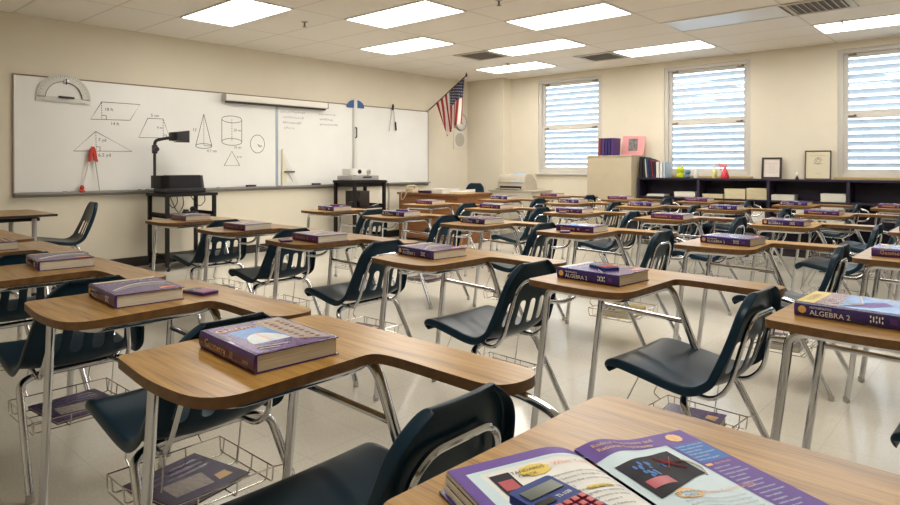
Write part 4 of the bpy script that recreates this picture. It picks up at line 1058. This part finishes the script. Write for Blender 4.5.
for P_, x, y, z, a, l in [(CP, -2.145, 1.08, ZT_, 10, 'small purple calculator with red keys beside the road-cover textbook'), (CP, -3.24, 2.155, ZT_, -25, 'dark purple calculator in front of a plum textbook, second row'), (CB, -1.22, 2.28, ZT_ + BT, -28, 'blue calculator on top of the algebra book, second row from the camera'),
                          (CP, -2.27, 3.705, ZT_, -60, 'purple calculator in front of the geometry book in the third row'), (CB, -5.14, 4.0, ZT_ + BT, -20, 'blue calculator on the algebra book closest to the whiteboard, third row'), (CB, -4.13, 3.97, ZT_ + BT, -15, 'blue calculator on the algebra book second from the whiteboard, third row'), (CP, -3.21, 5.19, ZT_, -60, 'small purple calculator beside the geometry book four rows back')]:
    P_.place(l, 'calculator', (x, y, z + .0008), math.radians(a), 'calculators')

# ------------------------------------------------------------------ the open textbook
OB = V((-.500, .842, ZT_)); ang = math.radians(-23)
r = thing('open_textbook', 'open algebra textbook lying on the closest desk, pages curling', 'book', OB, ang)
# local: x down the page, y to the reader's right, gutter on y=0
PH, PW = .28, .213
def zl(y):      # left page block height
    t = -y / PW; return .034 * (1 - (1 - min(1, t / .32)) ** 2.2 * .55) * (1 - .12 * t) if t > 0 else .015
def zr(y):
    t = y / PW; return .015 + .012 * math.exp(-((t - .20) / .20) ** 2) - .0 * t - .004 * t
def surf(side, y): return zl(y) if side < 0 else zr(y)
def page(side, a0=0., a1=PH, y0=0., y1=PW, m_='page_white', dz=0., mb=None, n=14, poly=None):
    mb = mb or MB(); n *= 3
    ys = [y0 + (y1 - y0) * k / n for k in range(n + 1)]
    for i in range(n):
        ya, yb = ys[i], ys[i + 1]
        xa0, xb0 = (a0(ya), a0(yb)) if callable(a0) else (a0, a0); xa1, xb1 = (a1(ya), a1(yb)) if callable(a1) else (a1, a1)
        f = [(xa0, side * ya, surf(side, side * ya) + dz), (xb0, side * yb, surf(side, side * yb) + dz), (xb1, side * yb, surf(side, side * yb) + dz), (xa1, side * ya, surf(side, side * ya) + dz)]
        mb.poly(f, m_)
    return mb
def block(side, m_='page_white'):
    mb = MB(); n = 42; top = []; bot = []
    for k in range(n + 1):
        y = side * PW * k / n; top.append((y, surf(side, y))); bot.append((y, .004))
    lay = 5
    for e in (0, PH):
        for i in range(n): mb.poly([(e, *top[i]), (e, *top[i + 1]), (e, *bot[i + 1]), (e, *bot[i])], m_)
    # fanned fore edge
    z1 = top[-1][1]
    for q in range(lay):
        za, zb = .004 + (z1 - .004) * q / lay, .004 + (z1 - .004) * (q + 1) / lay
        of = side * (.004 * (lay - q) / lay + (.0015 if q % 2 else 0))
        mb.poly([(0, top[-1][0] + of, za), (PH, top[-1][0] + of, za), (PH, top[-1][0] + of * .8, zb), (0, top[-1][0] + of * .8, zb)], m_)
    return mb
obj('cover', MB().box((PH / 2, 0, .002), (PH + .008, 2 * PW + .02, .0035), 'cover_indigo', .001), r)
obj('page_block', block(-1), r); obj('page_block', block(1), r)
lp = page(-1, 0, PH, 0, PW, 'page_white', .0003); L_ = obj('page', lp, r)
pm = MB()
page(-1, 0, .022, 0, PW, 'print_purple', .0007, pm)
page(-1, .022, PH, PW - .018, PW, 'print_purple', .0007, pm, 4)
page(-1, .022, .030, .0, PW - .018, 'page_tint', .0007, pm)
page(-1, .03, PH, PW - .035, PW - .018, 'page_tint', .0007, pm, 4)
obj('page_border', pm, L_)
pic = page(-1, .042, .16, PW - .072, PW - .042, 'print_dark', .0011, None, 6)
page(-1, .06, .085, PW - .068, PW - .046, 'print_red', .0014, pic, 4)
pic.strokes([[(.10 + .05 * math.cos(t_), -(PW - .08) - .03 * math.sin(t_) - .0, surf(-1, -(PW - .06)) + .002) for t_ in [k * .25 for k in range(-3, 6)]]], .003, 'print_white')
obj('photograph', pic, L_)
tx = MB()
def ptext(mb, side, body, size, x, y, m_, wrap=True):
    vs, fs = text_geo(body, size, 'LEFT'); idx = []
    for v in vs:
        yy = y + v[0]; xx_ = x - v[1]; idx.append(mb.bm.verts.new((xx_, yy, surf(side, yy) + .0016)))
    for f in fs: mb.face([idx[k] for k in f], m_)
# sunburst heading spot
def spot_round(mb, side, x, y, rx, ry, m_, n=18, dz=.0012):
    mb.poly([(x + rx * math.cos(2 * PI * k / n) * (1 if k % 2 else .9), y + ry * math.sin(2 * PI * k / n) * (1 if k % 2 else .9), surf(side, y + ry * math.sin(2 * PI * k / n)) + dz) for k in range(n)], m_)
spot_round(tx, -1, .052, -.105, .016, .026, 'print_yellow')
ptext(tx, -1, 'STANDARDS', .010, .052, -.145, 'print_dark'); ptext(tx, -1, 'CHECK', .009, .063, -.135, 'print_dark')
ptext(tx, -1, "What You'll Be", .014, .054, -.075, 'print_orange')
words_ = ['• Simplify expressions with roots and powers', 'as shown in Lessons 1 through 4', '• Solve equations that contain roots', 'from Lesson 5', '• Work with functions and their inverses', 'and draw their graphs in Lesson 6', '• Use rational exponents to write', 'expressions from Lesson 7', '• Graph square root functions', 'and describe what changes', '• Add and divide functions', 'by using what you know', '• Find the inverse of a relation', 'and test the answer']
for k, w_ in enumerate(words_): ptext(tx, -1, w_, .0075, .082 + .0115 * k, -.125, 'print_dark')
obj('page_print', tx, L_)
hl = page(-1, .120, .128, .03, .07, 'print_yellow', .0012, None, 5); obj('highlight', hl, L_)
rp = page(1, 0, PH, 0, PW, 'page_tint', .0003); R_ = obj('page', rp, r)
pm = MB()
page(1, 0, lambda y: .052 - .015 * min(1, y / .11) if y < .13 else .037, 0, PW, 'print_purple', .0007, pm, 16)
page(1, .037, PH, PW - .066, PW, 'print_purple', .0007, pm, 6)
page(1, .045, .105, PW - .062, PW - .004, 'print_blue', .0011, pm, 6)
obj('page_border', pm, R_)
pic = page(1, lambda y: .066 + .012 * math.cos((y - .02) / .11 * 3.1), lambda y: .150 + .02 * math.cos((y - .02) / .11 * 3.1), .012, .132, 'print_dark', .0011, None, 14)
page(1, .13, .15, .02, .06, 'print_red', .0014, pic, 5)
pic.strokes([[(.072, .085, surf(1, .085) + .002), (.108, .118, surf(1, .118) + .002)], [(.108, .085, surf(1, .085) + .002), (.072, .118, surf(1, .118) + .002)], [(.09, .078, surf(1, .08) + .002), (.09, .124, surf(1, .12) + .002)]], .0009, 'print_red')
pic.strokes([[(.085 + .05 * k / 8, .128 + .010 * math.sin(k / 8 * 3), surf(1, .128) + .002) for k in range(9)]], .0012, 'cover_cream')
for k in range(16):
    x_, y_ = .085 + .05 * random.random(), .03 + .06 * random.random(); spot_round(pic, 1, x_, y_, .003 + .004 * random.random(), .003, 'print_blue', 8, .0016)
obj('photograph', pic, R_)
tx = MB()
ptext(tx, 1, 'Radical Functions and', .0135, .020, .020, 'print_gold'); ptext(tx, 1, 'Rational Exponents', .0135, .034, .020, 'print_gold')
spot_round(tx, 1, .022, .178, .014, .014, 'print_gold'); ptext(tx, 1, '7', .018, .029, .173, 'print_orange')
for k in range(6): ptext(tx, 1, ['Lesson one and two', 'Use radical terms', 'Lesson three', 'Work with powers', 'Lesson four', 'Solve and graph'][k], .0065, .054 + .009 * k, PW - .060, 'page_tint')
page(1, .110, .116, PW - .062, PW - .050, 'print_gold', .0012, tx, 2); ptext(tx, 1, 'Key Words', .0065, .116, PW - .046, 'print_gold')
for k in range(13): ptext(tx, 1, ['square root', 'inverse function', 'rational exponent', 'like radicals', 'conjugates', 'radical equation'][k % 6], .0065, .127 + .0095 * k, PW - .060, 'page_tint')
spot_round(tx, 1, .178, .052, .014, .022, 'print_gold'); ptext(tx, 1, 'STANDARDS', .0075, .178, .030, 'print_dark'); ptext(tx, 1, 'CHECK', .0075, .187, .038, 'print_dark')
ptext(tx, 1, "Where You're Going", .0115, .180, .072, 'print_orange')
for k in range(7): ptext(tx, 1, 'Radical functions are used to find how', .0068, .196 + .0095 * k, .03, 'print_grey')
obj('page_print', tx, R_)
# calculator on the open book
c = V((-.405, .665, 0)); 
q = CB.place('blue calculator with red keys resting on the open textbook', 'calculator', (-.398, .655, ZT_ + .0358), math.radians(-9), 'calculators')
q.scale = (1.12, 1.12, 1.12)

# ------------------------------------------------------------------ table and chair by the whiteboard
r = thing('work_table', 'oak-topped work table with dark edge below the long whiteboard', 'table', (-7.45, .35, 0))
obj('tabletop', MB().box((.45, .79, .727), (.90, 1.58, .022), 'oak_laminate').box((.45, .79, .727), (.91, 1.59, .020), 'black_plastic', .004), r)
obj('apron', MB().box((.45, .79, .69), (.70, 1.36, .03), 'black_metal', .004), r)
for a in (.08, .82):
    for b in (.10, 1.42):
        o = obj('leg', MB().tube([(a, b, .03), (a, b, .70)], .02, 'chrome' if False else 'silver_plastic', 10), r); obj('glide', MB().lathe([(.022, 0), (.024, .006), (.024, .03)], (a, b, 0), 'black_rubber', 12), o)
r = thing('stacking_chair', 'armless navy shell chair pulled up to the work table end', 'chair', (-7.0, 1.84, 0), math.radians(83))
# local: sitter faces -x
me = shift(shell_mesh(.42, .45, .34, .40, .36, math.radians(17)), (0, 0, .452)); obj('seat_shell', me, r)
for s in (-1, 1):
    o = obj('leg', MB().tube(fillet([(-.01, s * .21, .02), (.09, s * .15, .40), (.20, s * .10, .418)], [0, .05, 0]), .011, 'chrome', 10), r); obj('glide', MB().lathe([(.014, 0), (.016, .005), (.013, .03)], (-.01, s * .21, 0), 'aluminium', 12), o)
    o = obj('leg', MB().tube(fillet([(.49, s * .21, .02), (.36, s * .15, .40), (.22, s * .10, .418)], [0, .05, 0]), .011, 'chrome', 10), r); obj('glide', MB().lathe([(.014, 0), (.016, .005), (.013, .03)], (.49, s * .21, 0), 'aluminium', 12), o)
obj('seat_brace', MB().tube([(.2, -.12, .418), (.2, .12, .418)], .010, 'chrome', 10), r)
r = thing('swivel_chair', 'navy chair behind the teacher desk, only its back showing', 'chair', (-7.08, 8.25, 0), math.radians(90))
me = shift(shell_mesh(.44, .47, .36, .42, .40, math.radians(14), 0), (-.2, 0, .47)); obj('seat_shell', me, r)
obj('pedestal', MB().tube([(.0, 0, .08), (.0, 0, .45)], .025, 'black_metal', 12), r)
st = MB()
for k in range(5):
    a = 2 * PI * k / 5; st.tube([(0, 0, .10), (.26 * math.cos(a), .26 * math.sin(a), .065)], [.022, .014], 'black_metal', 8).lathe([(.02, -.012), (.028, -.01), (.028, .01), (.02, .012)], (.26 * math.cos(a), .26 * math.sin(a), .029), 'black_rubber', 12, 'Y')
obj('star_base', st, r)

# ------------------------------------------------------------------ light, world, camera
wd = bpy.data.worlds.new('daylight'); SC.world = wd; wd.use_nodes = True
bg = wd.node_tree.nodes['Background']; bg.inputs[0].default_value = (.84, .92, 1.0, 1); bg.inputs[1].default_value = 4.2
cam = bpy.data.cameras.new('camera'); co = bpy.data.objects.new('camera', cam); COL.objects.link(co)
cam.sensor_width = 36; cam.lens = 634 / 900 * 36; cam.shift_y = -87 / 900; cam.clip_start = .02
co.location = (0, 0, 1.18); co.rotation_euler = (math.radians(90), 0, math.radians(41.8))
SC.camera = co
vs = SC.view_settings; vs.view_transform = 'Standard'; vs.look = 'None'; vs.exposure = 0.25; vs.gamma = 1; vs.use_curve_mapping = False
SC.cycles.max_bounces = 8; SC.cycles.diffuse_bounces = 5; SC.cycles.use_denoising = True; SC.cycles.sample_clamp_indirect = 8
